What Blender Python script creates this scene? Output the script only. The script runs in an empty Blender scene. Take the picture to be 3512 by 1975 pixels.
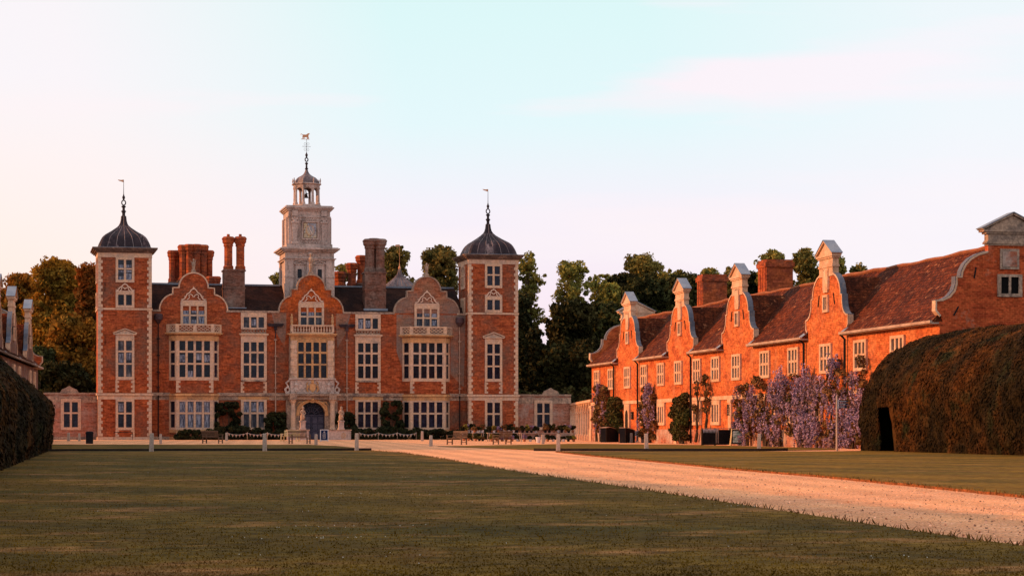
import bpy, math, random
import numpy as np
from mathutils import Matrix, Vector, noise as mnoise
R = math.radians
random.seed(7)
rng = np.random.default_rng(11)
scene = bpy.context.scene
C = scene.collection
PI = math.pi

# ------------------------------------------------------------ camera
EYE = 1.2
F = 7300.0; CX = 1756.0; HY = 1465.0; VPX = 51.0
TH = math.atan((CX - VPX) / F)          # optical axis turned right of the house's own depth axis
cam = bpy.data.cameras.new('camera'); co = bpy.data.objects.new('camera', cam); C.objects.link(co)
co.location = (0, 0, EYE); co.rotation_euler = (R(90), 0, -TH)
cam.sensor_width = 36.0; cam.lens = 36.0 * F / 3512.0
cam.shift_y = (HY - 1975 / 2.0) / 3512.0
cam.clip_start = 0.5; cam.clip_end = 6000
scene.camera = co
cT, sT = math.cos(TH), math.sin(TH)

def at(px, py, Y):
    """point seen at photo pixel (px,py) on the plane y = Y"""
    dx = (px - CX) / F; t = Y / (cT - dx * sT)
    return Vector(((dx * cT + sT) * t, Y, EYE + (HY - py) / F * t))
def ground_at(px, py, z=0.0):
    d = (EYE - z) * F / (py - HY); dx = (px - CX) / F
    return Vector(((dx * cT + sT) * d, (cT - dx * sT) * d, z))
def at_depth(px, py, d):
    dx = (px - CX) / F
    return Vector(((dx * cT + sT) * d, (cT - dx * sT) * d, EYE + (HY - py) / F * d))

# ------------------------------------------------------------ world, sun, exposure
SUN_EL, SUN_AZ = R(17.5), R(10)           # azimuth: from -X, turned towards +Y
sdir = Vector((-math.cos(SUN_AZ) * math.cos(SUN_EL), math.sin(SUN_AZ) * math.cos(SUN_EL), math.sin(SUN_EL)))
world = bpy.data.worlds.new('World'); scene.world = world; world.use_nodes = True
nt = world.node_tree; nt.nodes.clear()
def wn(t, **k):
    n = nt.nodes.new(t)
    for a, b in k.items(): setattr(n, a, b)
    return n
wo = wn('ShaderNodeOutputWorld'); bg = wn('ShaderNodeBackground'); sky = wn('ShaderNodeTexSky')
sky.sky_type = 'NISHITA'; sky.sun_disc = False; sky.sun_elevation = SUN_EL
sky.sun_rotation = math.atan2(sdir.x, sdir.y); sky.air_density = 1.0; sky.dust_density = 2.0
tc = wn('ShaderNodeTexCoord'); sep = wn('ShaderNodeSeparateXYZ')
nt.links.new(tc.outputs['Generated'], sep.inputs[0])
rmp = wn('ShaderNodeValToRGB'); cr = rmp.color_ramp
cr.elements[0].position = 0.0; cr.elements[0].color = (1.0, .79, .82, 1)
cr.elements[1].position = 1.0; cr.elements[1].color = (.30, .42, .50, 1)
for p, c in ((.05, (.96, .81, .90, 1)), (.10, (.93, .87, .95, 1)), (.14, (.78, .93, .96, 1)), (.19, (.72, .93, .93, 1)), (.32, (.66, .80, .82, 1)), (.6, (.48, .54, .60, 1))):
    e = cr.elements.new(p); e.color = c
nt.links.new(sep.outputs['Z'], rmp.inputs[0])
# thin streaky high cloud
mp = wn('ShaderNodeMapping'); mp.inputs['Scale'].default_value = (2.2, 2.2, 18.0); mp.inputs['Location'].default_value = (3.3, 1.2, .9)
nz = wn('ShaderNodeTexNoise'); nz.inputs['Scale'].default_value = 1.6; nz.inputs['Detail'].default_value = 5
nt.links.new(tc.outputs['Generated'], mp.inputs[0]); nt.links.new(mp.outputs[0], nz.inputs['Vector'])
cl = wn('ShaderNodeValToRGB'); cl.color_ramp.elements[0].position = .52; cl.color_ramp.elements[1].position = .66
nt.links.new(nz.outputs['Fac'], cl.inputs[0])
mx = wn('ShaderNodeMix', data_type='RGBA'); mx.inputs[7].default_value = (.97, .88, .93, 1)
nt.links.new(cl.outputs[0], mx.inputs[0]); nt.links.new(rmp.outputs[0], mx.inputs[6])
# warm glow low in the west
dotn = wn('ShaderNodeVectorMath', operation='DOT_PRODUCT'); dotn.inputs[1].default_value = (-0.55, .835, 0.0)
nt.links.new(tc.outputs['Generated'], dotn.inputs[0])
mr = wn('ShaderNodeMapRange'); mr.inputs[1].default_value = .73; mr.inputs[2].default_value = .88
nt.links.new(dotn.outputs['Value'], mr.inputs[0])
mz = wn('ShaderNodeMapRange'); mz.inputs[1].default_value = .16; mz.inputs[2].default_value = .0
nt.links.new(sep.outputs['Z'], mz.inputs[0])
mm = wn('ShaderNodeMath', operation='MULTIPLY'); nt.links.new(mr.outputs[0], mm.inputs[0]); nt.links.new(mz.outputs[0], mm.inputs[1])
m2 = wn('ShaderNodeMix', data_type='RGBA'); m2.inputs[7].default_value = (1.15, .80, .55, 1)
nt.links.new(mm.outputs[0], m2.inputs[0])
m4 = wn('ShaderNodeMix', data_type='RGBA'); m4.inputs[7].default_value = (.98, .90, .93, 1)
mr4 = wn('ShaderNodeMapRange'); mr4.inputs[1].default_value = .715; mr4.inputs[2].default_value = .81; mr4.inputs[4].default_value = .9
nt.links.new(dotn.outputs['Value'], mr4.inputs[0]); nt.links.new(mr4.outputs[0], m4.inputs[0]); nt.links.new(mx.outputs[2], m4.inputs[6])
m5 = wn('ShaderNodeMix', data_type='RGBA'); m5.inputs[7].default_value = (.95, .92, .97, 1)
mr5 = wn('ShaderNodeMapRange'); mr5.inputs[1].default_value = .63; mr5.inputs[2].default_value = .52; mr5.inputs[4].default_value = .6
nt.links.new(dotn.outputs['Value'], mr5.inputs[0]); nt.links.new(mr5.outputs[0], m5.inputs[0]); nt.links.new(m4.outputs[2], m5.inputs[6]); nt.links.new(m5.outputs[2], m2.inputs[6])
# the clear air above the cloud: Nishita, seen through it
sc_ = wn('ShaderNodeVectorMath', operation='SCALE'); sc_.inputs['Scale'].default_value = .10
nt.links.new(sky.outputs[0], sc_.inputs[0])
m3 = wn('ShaderNodeMix', data_type='RGBA'); m3.inputs[0].default_value = .90
nt.links.new(sc_.outputs[0], m3.inputs[6]); nt.links.new(m2.outputs[2], m3.inputs[7])
nt.links.new(m3.outputs[2], bg.inputs[0]); bg.inputs[1].default_value = 1.0
nt.links.new(bg.outputs[0], wo.inputs[0])

sl = bpy.data.lights.new('sun', 'SUN'); so = bpy.data.objects.new('sun', sl); C.objects.link(so)
sl.energy = 4.4; sl.angle = R(.6); sl.color = (1.0, .43, .15)
so.rotation_euler = sdir.to_track_quat('Z', 'Y').to_euler(); so.location = (-60, 150, 60)

scene.view_settings.view_transform = 'Standard'; scene.view_settings.look = 'None'
scene.view_settings.exposure = 0.12; scene.view_settings.gamma = 1.0
scene.cycles.max_bounces = 5; scene.cycles.diffuse_bounces = 2; scene.cycles.transparent_max_bounces = 4

# ------------------------------------------------------------ materials
def material(name, base, rough=.8, var=None, var_scale=1.0, var_stretch=(1, 1, 1), var_pos=(.4, .65), fine=.12, fine_scale=20,
             stain=None, stain_scale=.25, stain_pos=(.5, .66), stain_stretch=(1, 1, 1), bump=0, bump_scale=20, metal=0, spec=.06, island=0, brick=None, trans=0, objrand=0, bands=None):
    m = bpy.data.materials.new(name); m.use_nodes = True
    n = m.node_tree.nodes; L = m.node_tree.links; n.clear()
    out = n.new('ShaderNodeOutputMaterial'); b = n.new('ShaderNodeBsdfPrincipled')
    b.inputs['Roughness'].default_value = rough; b.inputs['Metallic'].default_value = metal
    b.inputs['Specular IOR Level'].default_value = spec
    tc = n.new('ShaderNodeTexCoord')
    def tex(scale, stretch=(1, 1, 1), detail=4, rough_=.6):
        mp = n.new('ShaderNodeMapping'); mp.inputs['Scale'].default_value = stretch
        L.new(tc.outputs['Object'], mp.inputs[0])
        t = n.new('ShaderNodeTexNoise'); t.inputs['Scale'].default_value = scale; t.inputs['Detail'].default_value = detail
        t.inputs['Roughness'].default_value = rough_
        L.new(mp.outputs[0], t.inputs['Vector']); return t.outputs['Fac']
    def ramp(src, a, c):
        r = n.new('ShaderNodeMapRange'); r.inputs[1].default_value = a; r.inputs[2].default_value = c
        L.new(src, r.inputs[0]); return r.outputs[0]
    def mix(f, a, c):
        k = n.new('ShaderNodeMix'); k.data_type = 'RGBA'
        if isinstance(f, float): k.inputs[0].default_value = f
        else: L.new(f, k.inputs[0])
        for i, v in ((6, a), (7, c)):
            if isinstance(v, tuple): k.inputs[i].default_value = (*v, 1)
            else: L.new(v, k.inputs[i])
        return k.outputs[2]
    col = mix(0.0, base, base)
    if var: col = mix(ramp(tex(var_scale, var_stretch), *var_pos), col, var)
    if brick:
        # courses: brick joints in the two vertical planes (x+y, z)
        sp = n.new('ShaderNodeSeparateXYZ'); L.new(tc.outputs['Object'], sp.inputs[0])
        ad = n.new('ShaderNodeMath'); L.new(sp.outputs[0], ad.inputs[0]); L.new(sp.outputs[1], ad.inputs[1])
        cb = n.new('ShaderNodeCombineXYZ'); L.new(ad.outputs[0], cb.inputs[0]); L.new(sp.outputs[2], cb.inputs[1])
        bt = n.new('ShaderNodeTexBrick'); L.new(cb.outputs[0], bt.inputs[0])
        bt.inputs['Scale'].default_value = 1; bt.inputs['Brick Width'].default_value = brick[0]; bt.inputs['Row Height'].default_value = brick[1]
        bt.inputs['Mortar Size'].default_value = brick[2]; bt.inputs['Mortar Smooth'].default_value = .3
        bt.inputs['Color1'].default_value = (.62, .58, .55, 1); bt.inputs['Color2'].default_value = (1.25, 1.25, 1.25, 1); bt.inputs['Mortar'].default_value = brick[3]
        k = n.new('ShaderNodeMix'); k.data_type = 'RGBA'; k.blend_type = 'MULTIPLY'; k.inputs[0].default_value = 1
        L.new(col, k.inputs[6]); L.new(bt.outputs[0], k.inputs[7]); col = k.outputs[2]
    if stain: col = mix(ramp(tex(stain_scale, stain_stretch, 6, .68), *stain_pos), col, stain)
    if bands:      # (angle, bands per metre, strength): mowing stripes, wheel tracks
        mp = n.new('ShaderNodeMapping'); mp.inputs['Rotation'].default_value = (0, 0, bands[0]); L.new(tc.outputs['Object'], mp.inputs[0])
        wv_ = n.new('ShaderNodeTexWave'); wv_.inputs['Scale'].default_value = bands[1]; wv_.inputs['Distortion'].default_value = 2.0; wv_.inputs['Detail'].default_value = 3; wv_.inputs['Detail Scale'].default_value = .6
        L.new(mp.outputs[0], wv_.inputs['Vector']); r = n.new('ShaderNodeMapRange'); r.inputs[3].default_value = 1 - bands[2]; r.inputs[4].default_value = 1 + bands[2]; L.new(wv_.outputs['Fac'], r.inputs[0])
        k = n.new('ShaderNodeVectorMath'); k.operation = 'SCALE'; L.new(col, k.inputs[0]); L.new(r.outputs[0], k.inputs['Scale']); col = k.outputs[0]
    hv = n.new('ShaderNodeHueSaturation'); L.new(col, hv.inputs['Color']); vs = []
    f = n.new('ShaderNodeMapRange'); f.inputs[3].default_value = 1 - fine * 2.2; f.inputs[4].default_value = 1 + fine * 2.2
    f.inputs[1].default_value = .3; f.inputs[2].default_value = .7
    L.new(tex(fine_scale, (1, 1, 1), 3), f.inputs[0]); v = f.outputs[0]
    if island:
        g = n.new('ShaderNodeNewGeometry'); r = n.new('ShaderNodeMapRange'); r.inputs[3].default_value = 1 - island; r.inputs[4].default_value = 1 + island
        L.new(g.outputs['Random Per Island'], r.inputs[0]); q = n.new('ShaderNodeMath'); q.operation = 'MULTIPLY'
        L.new(v, q.inputs[0]); L.new(r.outputs[0], q.inputs[1]); v = q.outputs[0]
    if objrand:
        g = n.new('ShaderNodeObjectInfo'); r = n.new('ShaderNodeMapRange'); r.inputs[3].default_value = 1 - objrand; r.inputs[4].default_value = 1 + objrand
        L.new(g.outputs['Random'], r.inputs[0]); q = n.new('ShaderNodeMath'); q.operation = 'MULTIPLY'
        L.new(v, q.inputs[0]); L.new(r.outputs[0], q.inputs[1]); v = q.outputs[0]
        r2 = n.new('ShaderNodeMapRange'); r2.inputs[3].default_value = .5 - .02; r2.inputs[4].default_value = .5 + .02
        L.new(g.outputs['Random'], r2.inputs[0]); L.new(r2.outputs[0], hv.inputs['Hue'])
    L.new(v, hv.inputs['Value']); L.new(hv.outputs[0], b.inputs['Base Color'])
    if bump:
        bp = n.new('ShaderNodeBump'); bp.inputs['Strength'].default_value = bump; bp.inputs['Distance'].default_value = .05
        L.new(tex(bump_scale, (1, 1, 1), 4), bp.inputs['Height']); L.new(bp.outputs[0], b.inputs['Normal'])
    if trans:
        tr = n.new('ShaderNodeBsdfTranslucent'); L.new(hv.outputs[0], tr.inputs[0])
        ms = n.new('ShaderNodeMixShader'); ms.inputs[0].default_value = trans
        L.new(b.outputs[0], ms.inputs[1]); L.new(tr.outputs[0], ms.inputs[2]); L.new(ms.outputs[0], out.inputs[0])
    else: L.new(b.outputs[0], out.inputs[0])
    return m
MORT = (1.15, 1.1, 1.0, 1)
_a, _b = ground_at(1900, 1590), ground_at(3512, 1795); G_DIR = (_b.x - _a.x, _b.y - _a.y)   # run of the drive
M = dict(
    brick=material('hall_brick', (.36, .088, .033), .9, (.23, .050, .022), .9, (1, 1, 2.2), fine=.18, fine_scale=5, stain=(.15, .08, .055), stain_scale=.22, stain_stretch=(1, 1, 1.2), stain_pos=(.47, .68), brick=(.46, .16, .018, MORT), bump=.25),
    brick_grey=material('weathered_brick', (.27, .135, .085), .9, (.32, .095, .045), .5, (1, 1, 1.4), fine=.12, fine_scale=6, stain=(.19, .14, .12), stain_scale=.3, stain_pos=(.40, .62), brick=(.46, .16, .018, MORT), bump=.25),
    brick_gold=material('ochre_brick', (.44, .095, .022), .9, (.30, .065, .022), .8, (1, 1, 1.4), fine=.16, fine_scale=5, stain=(.20, .10, .06), stain_scale=.5, stain_pos=(.50, .70), brick=(.46, .16, .018, MORT), bump=.25),
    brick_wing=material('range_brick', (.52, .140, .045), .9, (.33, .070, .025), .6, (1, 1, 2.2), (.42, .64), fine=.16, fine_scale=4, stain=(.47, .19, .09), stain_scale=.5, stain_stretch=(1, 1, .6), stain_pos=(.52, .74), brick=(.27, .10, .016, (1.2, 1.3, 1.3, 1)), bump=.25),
    brick_wing_end=material('range_end_brick', (.46, .075, .024), .9, (.32, .045, .016), .7, (1, 1, 3.5), fine=.14, fine_scale=6, stain=(.44, .25, .17), stain_scale=.45, stain_pos=(.58, .72), brick=(.27, .10, .02, (1.05, 1.5, 1.6, 1)), bump=.2),
    brick_flue=material('flue_brick', (.42, .10, .035), .9, (.27, .06, .03), 1.2, (1, 1, 2), fine=.14, fine_scale=6, stain=(.12, .06, .045), stain_scale=.5, stain_pos=(.5, .7), brick=(.36, .14, .02, (.8, .8, .8, 1)), bump=.3),
    brick_sooty_shaded=material('sooty_shaded_brick', (.19, .085, .06), .9, (.13, .08, .065), .7, (1, 1, 2), fine=.14, fine_scale=6, stain=(.24, .17, .14), stain_scale=.5, stain_pos=(.48, .7), brick=(.36, .14, .02, (.9, .9, .9, 1)), bump=.3),
    plaster_wall=material('limewashed_brick', (.36, .17, .12), .9, (.30, .085, .045), .55, fine=.12, fine_scale=5, stain=(.42, .30, .25), stain_scale=.5, stain_pos=(.46, .62), brick=(.42, .15, .02, MORT)),
    stone=material('cream_stone', (.62, .39, .255), .85, (.50, .35, .27), 1.3, fine=.10, fine_scale=6, stain=(.28, .20, .16), stain_scale=.9, stain_pos=(.54, .75)),
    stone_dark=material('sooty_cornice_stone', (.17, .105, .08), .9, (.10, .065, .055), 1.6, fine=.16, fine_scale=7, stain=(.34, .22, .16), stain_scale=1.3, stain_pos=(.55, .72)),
    stone_white=material('pale_strapwork_stone', (.70, .48, .36), .85, (.60, .43, .34), 1.5, fine=.06),
    stone_ochre=material('ochre_stone', (.60, .32, .14), .85, (.48, .26, .13), 1.3, fine=.10, fine_scale=6, stain=(.22, .14, .09), stain_scale=.8, stain_pos=(.50, .72)),
    stone_dirty_shaded=material('lichened_shaded_stone', (.42, .28, .20), .9, (.26, .18, .14), 1.6, fine=.18, fine_scale=7, stain=(.12, .09, .08), stain_scale=1.3, stain_pos=(.50, .68)),
    stone_grey=material('carved_pale_stone', (.55, .42, .36), .9, (.40, .30, .26), 1.8, fine=.14, fine_scale=7, stain=(.20, .15, .14), stain_scale=1.5, stain_pos=(.52, .70)),
    stone_pink=material('painted_clock_stone', (.50, .37, .32), .85, (.38, .29, .26), .8, (1, 1, .4), fine=.12, fine_scale=5, stain=(.20, .15, .13), stain_scale=1.1, stain_pos=(.52, .68), stain_stretch=(1, 1, .3)),
    lead_light=material('cupola_lead', (.19, .14, .14), .5, (.10, .07, .075), 1.5, (1, 1, .35), (.45, .6), fine=.12, stain=(.42, .32, .32), stain_scale=1.2, stain_pos=(.58, .7), spec=.2),
    render_pale=material('range_pale_stone', (.60, .40, .28), .85, (.56, .30, .18), 1.0, fine=.10, fine_scale=6, stain=(.32, .20, .13), stain_scale=.6, stain_pos=(.54, .75)),
    white=material('white_paint', (.66, .52, .42), .6, (.56, .46, .38), 2.0, fine=.05),
    lead=material('old_lead', (.026, .016, .020), .5, (.075, .045, .050), .8, (1, 1, .35), (.48, .66), fine=.15, fine_scale=5, stain=(.30, .20, .19), stain_scale=.6, stain_pos=(.60, .70), stain_stretch=(1.3, 1.3, .3), spec=.14),
    lead_pale=material('pale_lead', (.17, .20, .26), .5, (.26, .28, .32), 1.2, fine=.08, stain=(.14, .14, .17), stain_scale=1.2, stain_pos=(.6, .72), spec=.3),
    lead_side=material('shaded_side_lead', (.10, .11, .145), .6, (.17, .17, .19), .9, fine=.1, stain=(.25, .20, .17), stain_scale=1.0, stain_pos=(.55, .7)),  # lead copy darkened to put the shade of the gable sides into colour
    roof_hall=material('dark_tiles', (.034, .014, .011), .85, (.018, .010, .010), .6, fine=.22, fine_scale=9, stain=(.055, .022, .014), stain_scale=.5, bump=.4, brick=(.3, .22, .03, (.6, .6, .6, 1))),
    roof_wing=material('plain_tiles', (.150, .034, .011), .85, (.070, .017, .008), .9, (1, 1, 1), (.38, .62), fine=.30, fine_scale=4.5, stain=(.33, .13, .06), stain_scale=2.4, stain_pos=(.585, .69), bump=.6, bump_scale=8, brick=(.24, .17, .03, (.55, .55, .55, 1))),
    ridge=material('ridge_tiles', (.30, .11, .055), .85, (.22, .09, .05), 2, fine=.15),
    glass=material('window_glass', (.007, .010, .020), .12, (.016, .019, .032), 1.6, fine=.3, fine_scale=5, spec=.16, objrand=.35),
    glass_pale=material('curtained_glass', (.025, .030, .045), .2, (.14, .13, .135), .9, (2.2, 1, .5), (.50, .68), fine=.25, fine_scale=3, spec=.16),
    glass_wing=material('range_glass', (.035, .028, .03), .15, (.10, .07, .055), 1.2, fine=.2, fine_scale=3, spec=.4),
    curtain=material('net_curtain', (.27, .29, .36), .8, (.055, .065, .10), 3.2, (2.4, 1, .5), (.40, .60), fine=.14, fine_scale=4),
    dark=material('dark_void', (.008, .007, .007), .9, fine=.1),
    iron=material('black_iron', (.015, .013, .014), .55, fine=.1),
    pipe_pale=material('painted_pipe', (.46, .32, .24), .6, (.32, .2, .15), 1.5, fine=.1),
    gilt=material('gilded_vane', (.60, .26, .12), .5, fine=.1, spec=.5),
    door=material('blue_grey_door', (.028, .028, .052), .6, (.05, .048, .07), 1.5, (1, 1, .5), fine=.15),
    door_panel=material('blue_grey_door_panel', (.085, .080, .115), .6, (.05, .05, .075), 2.5, fine=.2),
    wood=material('weathered_teak', (.16, .10, .07), .8, (.10, .065, .05), 3.0, (1, 1, 6), fine=.15),
    wood_pale=material('pale_sunlit_timber', (.80, .56, .27), .7, (.66, .44, .22), 3.0, fine=.1),  # pale wood, with the sunlit bench's brightness put into its colour
    wood_dark=material('dark_timber', (.022, .016, .014), .8, (.035, .025, .02), 3.0, fine=.2),
    post=material('oak_post', (.46, .35, .29), .85, (.36, .27, .22), 3.0, (3, 3, .5), fine=.12, fine_scale=18, stain=(.24, .17, .13), stain_scale=2.5, stain_pos=(.55, .7)),
    canvas=material('black_canvas', (.010, .010, .014), .8, (.02, .018, .02), 2, fine=.2),
    blue=material('navy_board', (.008, .02, .07), .5, fine=.05),
    navy=material('navy_fingers', (.012, .022, .05), .5, fine=.05),
    terracotta=material('terracotta', (.36, .14, .07), .8, fine=.1),
    galv=material('white_enamel', (.62, .58, .60), .5, fine=.05),
    picture=material('landscape_print', (.25, .32, .25), .6, (.60, .60, .50), 3.0, (.6, 1, 2.5), (.45, .55), fine=.15, stain=(.05, .07, .05), stain_scale=4, stain_pos=(.55, .6)),
    gravel=material('gravel', (.86, .385, .175), .95, (.68, .30, .15), .22, (1, 1, 1), (.40, .62), fine=.28, fine_scale=24, stain=(.90, .50, .29), stain_scale=3, stain_pos=(.5, .7), bump=.6, bump_scale=30, bands=(math.atan2(G_DIR[1], G_DIR[0]) * -1 + PI / 2, .20, .10)),
    soil=material('dry_turf_edge', (.30, .10, .035), .95, (.16, .07, .03), 4, fine=.25, fine_scale=12, bump=.5),
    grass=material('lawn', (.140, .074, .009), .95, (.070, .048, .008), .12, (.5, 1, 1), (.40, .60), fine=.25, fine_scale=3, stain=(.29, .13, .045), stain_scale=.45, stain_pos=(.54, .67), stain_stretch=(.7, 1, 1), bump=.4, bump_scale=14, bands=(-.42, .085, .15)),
    grass_r=material('lawn_sun_tint', (.190, .098, .011), .95, (.105, .068, .011), .16, (.6, 1, 1), (.42, .62), fine=.22, fine_scale=5, stain=(.24, .12, .03), stain_scale=.4, stain_pos=(.52, .7), bump=.5, bump_scale=14, bands=(-.3, .10, .14)),  # lawn copy with the right side's warm sunlight put into its colour
    blade=material('grass_blades', (.135, .074, .008), .9, (.26, .125, .042), .45, (.7, 1, 1), (.51, .65), fine=.25, fine_scale=1.2, island=.22, bands=(-.42, .085, .15)),
    pebble=material('pebble_stone', (.70, .36, .22), .9, (.35, .16, .09), 3, fine=.3, fine_scale=5, island=.6),
    edge_grass=material('dry_edge_grass', (.10, .06, .014), .9, (.20, .09, .025), .8, fine=.3, fine_scale=2, island=.5),
    daisy=material('daisy_petals', (.62, .60, .52), .8, fine=.1),
    hedge=material('yew', (.020, .0125, .0045), .95, (.070, .026, .006), .24, (1, .6, .6), (.47, .66), fine=.3, fine_scale=1.6, island=.38, stain=(.018, .018, .007), stain_scale=.5, stain_pos=(.54, .64)),
    leaf_warm=material('sunglow_leaves', (.38, .145, .018), .8, (.15, .085, .016), .35, (1,1,1), (.42, .60), fine=.3, fine_scale=.7, island=.6, trans=.35, objrand=.15),  # orange glow of the low sun put into the leaf colour
    leaf=material('green_leaves', (.30, .235, .055), .8, (.10, .10, .028), .35, (1,1,1), (.42, .60), fine=.3, fine_scale=.7, island=.6, trans=.35, objrand=.2),
    leaf_mid=material('olive_leaves', (.060, .052, .016), .9, (.028, .030, .011), .3, (1,1,1), (.42, .60), fine=.3, fine_scale=.7, island=.6, trans=.2, objrand=.25),
    leaf_dark=material('conifer_leaves', (.012, .015, .007), .9, (.042, .042, .014), .3, fine=.2, fine_scale=1, island=.5, objrand=.25),
    leaf_bush=material('bush_leaves', (.018, .021, .009), .85, (.03, .026, .010), .9, fine=.25, fine_scale=2, island=.6, objrand=.15),
    leaf_climb=material('climber_leaves', (.045, .050, .014), .8, (.07, .04, .014), .8, fine=.2, fine_scale=2, island=.6),
    leaf_rust=material('bronze_leaves', (.20, .085, .035), .8, (.085, .060, .02), 1.2, fine=.2, fine_scale=2, island=.6),
    bloom=material('wisteria_bloom', (.30, .20, .295), .8, (.26, .145, .13), .9, (1, 1, 1), (.50, .66), fine=.2, fine_scale=3, island=.5),
    bark=material('bark', (.055, .038, .026), .95, (.09, .06, .04), 3, (1, 1, .3), fine=.2),
)

# ------------------------------------------------------------ mesh builder
KEEP = {'roof', 'pane', 'door_panels', 'numerals', 'seam_roll', 'stem', 'trunk', 'slat', 'fretted_panel', 'lettering', 'bell', 'clock_frame', 'gable_figure', 'carved_apron', 'spandrel_carving', 'finial', 'pennants'}
class MB:
    def __init__(s, mat=None): s.v = []; s.f = []; s.M = mat; s.p = []
    def add(s, vs, fs):
        b = len(s.v)
        if vs: s.p.append((len(s.v), len(s.f), len(vs), len(fs)))
        if s.M is not None: vs = [s.M @ Vector(p) for p in vs]
        s.v += [tuple(p) for p in vs]; s.f += [tuple(i + b for i in q) for q in fs]; return s
    def box(s, x0, x1, y0, y1, z0, z1):
        if x0 > x1: x0, x1 = x1, x0
        if y0 > y1: y0, y1 = y1, y0
        if z0 > z1: z0, z1 = z1, z0
        return s.add([(x0, y0, z0), (x1, y0, z0), (x1, y1, z0), (x0, y1, z0), (x0, y0, z1), (x1, y0, z1), (x1, y1, z1), (x0, y1, z1)],
              [(0, 3, 2, 1), (4, 5, 6, 7), (0, 1, 5, 4), (1, 2, 6, 5), (2, 3, 7, 6), (3, 0, 4, 7)])
    def prism(s, pts, y0, y1):      # polygon in XZ extruded along y
        n = len(pts)
        return s.add([(x, y0, z) for x, z in pts] + [(x, y1, z) for x, z in pts],
              [tuple(range(n)), tuple(range(2 * n - 1, n - 1, -1))] + [(i, i + n, (i + 1) % n + n, (i + 1) % n) for i in range(n)])
    def extrude(s, pts, z0, z1):    # polygon in XY extruded along z
        n = len(pts)
        return s.add([(x, y, z0) for x, y in pts] + [(x, y, z1) for x, y in pts],
              [tuple(range(n - 1, -1, -1)), tuple(range(n, 2 * n))] + [(i, (i + 1) % n, (i + 1) % n + n, i + n) for i in range(n)])
    def ribbon(s, pts, th, y0, y1):  # open polyline in XZ given a thickness th to its left side
        n = len(pts); P = [Vector(p) for p in pts]; O = []
        for i in range(n):
            a = P[max(i - 1, 0)]; b = P[min(i + 1, n - 1)]; d = (b - a)
            if d.length < 1e-6: d = Vector((1, 0))
            d.normalize(); O.append(P[i] + Vector((-d.y, d.x)) * th)
        vs = []
        for p, o in zip(P, O): vs += [(p.x, y0, p.y), (o.x, y0, o.y), (o.x, y1, o.y), (p.x, y1, p.y)]
        fs = [(0, 3, 2, 1), (4 * n - 4, 4 * n - 3, 4 * n - 2, 4 * n - 1)]
        for i in range(n - 1):
            for k in range(4):
                a = 4 * i + k; b = 4 * i + (k + 1) % 4; fs.append((a, b, b + 4, a + 4))
        return s.add(vs, fs)
    def lathe(s, prof, cx=0, cy=0, seg=16, rot=0, sx=1, sy=1):   # prof: (r, z) from bottom up
        vs = []; fs = []
        for r, z in prof:
            for k in range(seg):
                a = rot + 2 * PI * k / seg; vs.append((cx + sx * r * math.cos(a), cy + sy * r * math.sin(a), z))
        for i in range(len(prof) - 1):
            for k in range(seg):
                a = i * seg + k; b = i * seg + (k + 1) % seg; fs.append((a, b, b + seg, a + seg))
        fs.append(tuple(range(seg - 1, -1, -1))); m = (len(prof) - 1) * seg; fs.append(tuple(range(m, m + seg)))
        return s.add(vs, fs)
    def tube(s, pts, rad, seg=6):
        P = [Vector(p) for p in pts]; n = len(P)
        rr = rad if isinstance(rad, (list, tuple)) else [rad] * n
        vs = []; fs = []
        for i in range(n):
            d = (P[min(i + 1, n - 1)] - P[max(i - 1, 0)])
            if d.length < 1e-6: d = Vector((0, 0, 1))
            d.normalize(); u = d.cross(Vector((0, 0, 1)))
            if u.length < .05: u = d.cross(Vector((0, 1, 0)))
            u.normalize(); w = d.cross(u)
            for k in range(seg):
                a = 2 * PI * k / seg; q = P[i] + (u * math.cos(a) + w * math.sin(a)) * rr[i]; vs.append(tuple(q))
        for i in range(n - 1):
            for k in range(seg):
                a = i * seg + k; b = i * seg + (k + 1) % seg; fs.append((a, b, b + seg, a + seg))
        fs.append(tuple(range(seg))[::-1]); fs.append(tuple(range((n - 1) * seg, n * seg)))
        return s.add(vs, fs)
    def torus(s, c, R0, r, seg=14, vertical=True):
        pts = []
        for k in range(seg + 1):
            a = 2 * PI * k / seg
            pts.append((c[0] + R0 * math.cos(a), c[1] + (0 if vertical else R0 * math.sin(a)), c[2] + (R0 * math.sin(a) * 1.25 if vertical else 0)))
        return s.tube(pts, r, 5)
    def pieces(s):
        bb = []
        for v0, f0, nv, nf in s.p:
            a = np.array(s.v[v0:v0 + nv]); bb.append((a.min(0) - .012, a.max(0) + .012))
        par = list(range(len(bb)))
        def find(i):
            while par[i] != i: par[i] = par[par[i]]; i = par[i]
            return i
        for i in range(len(bb)):
            for j in range(i):
                if (bb[i][0] <= bb[j][1]).all() and (bb[j][0] <= bb[i][1]).all(): par[find(i)] = find(j)
        g = {}
        for i in range(len(bb)): g.setdefault(find(i), []).append(i)
        return list(g.values())
    def build(s, name, mat, parent=None, smooth=False):
        if parent is not None and name not in KEEP and len(s.p) > 1:
            gs = s.pieces()
            if 1 < len(gs) <= 16:
                outs = []
                for g in gs:
                    q = MB()
                    for i in g:
                        v0, f0, nv, nf = s.p[i]; q.add(s.v[v0:v0 + nv], [tuple(k - v0 for k in f) for f in s.f[f0:f0 + nf]])
                    outs.append((len(q.v), q.build_one(name, mat, parent, smooth)))
                return max(outs, key=lambda t: t[0])[1]
        return s.build_one(name, mat, parent, smooth)
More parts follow.
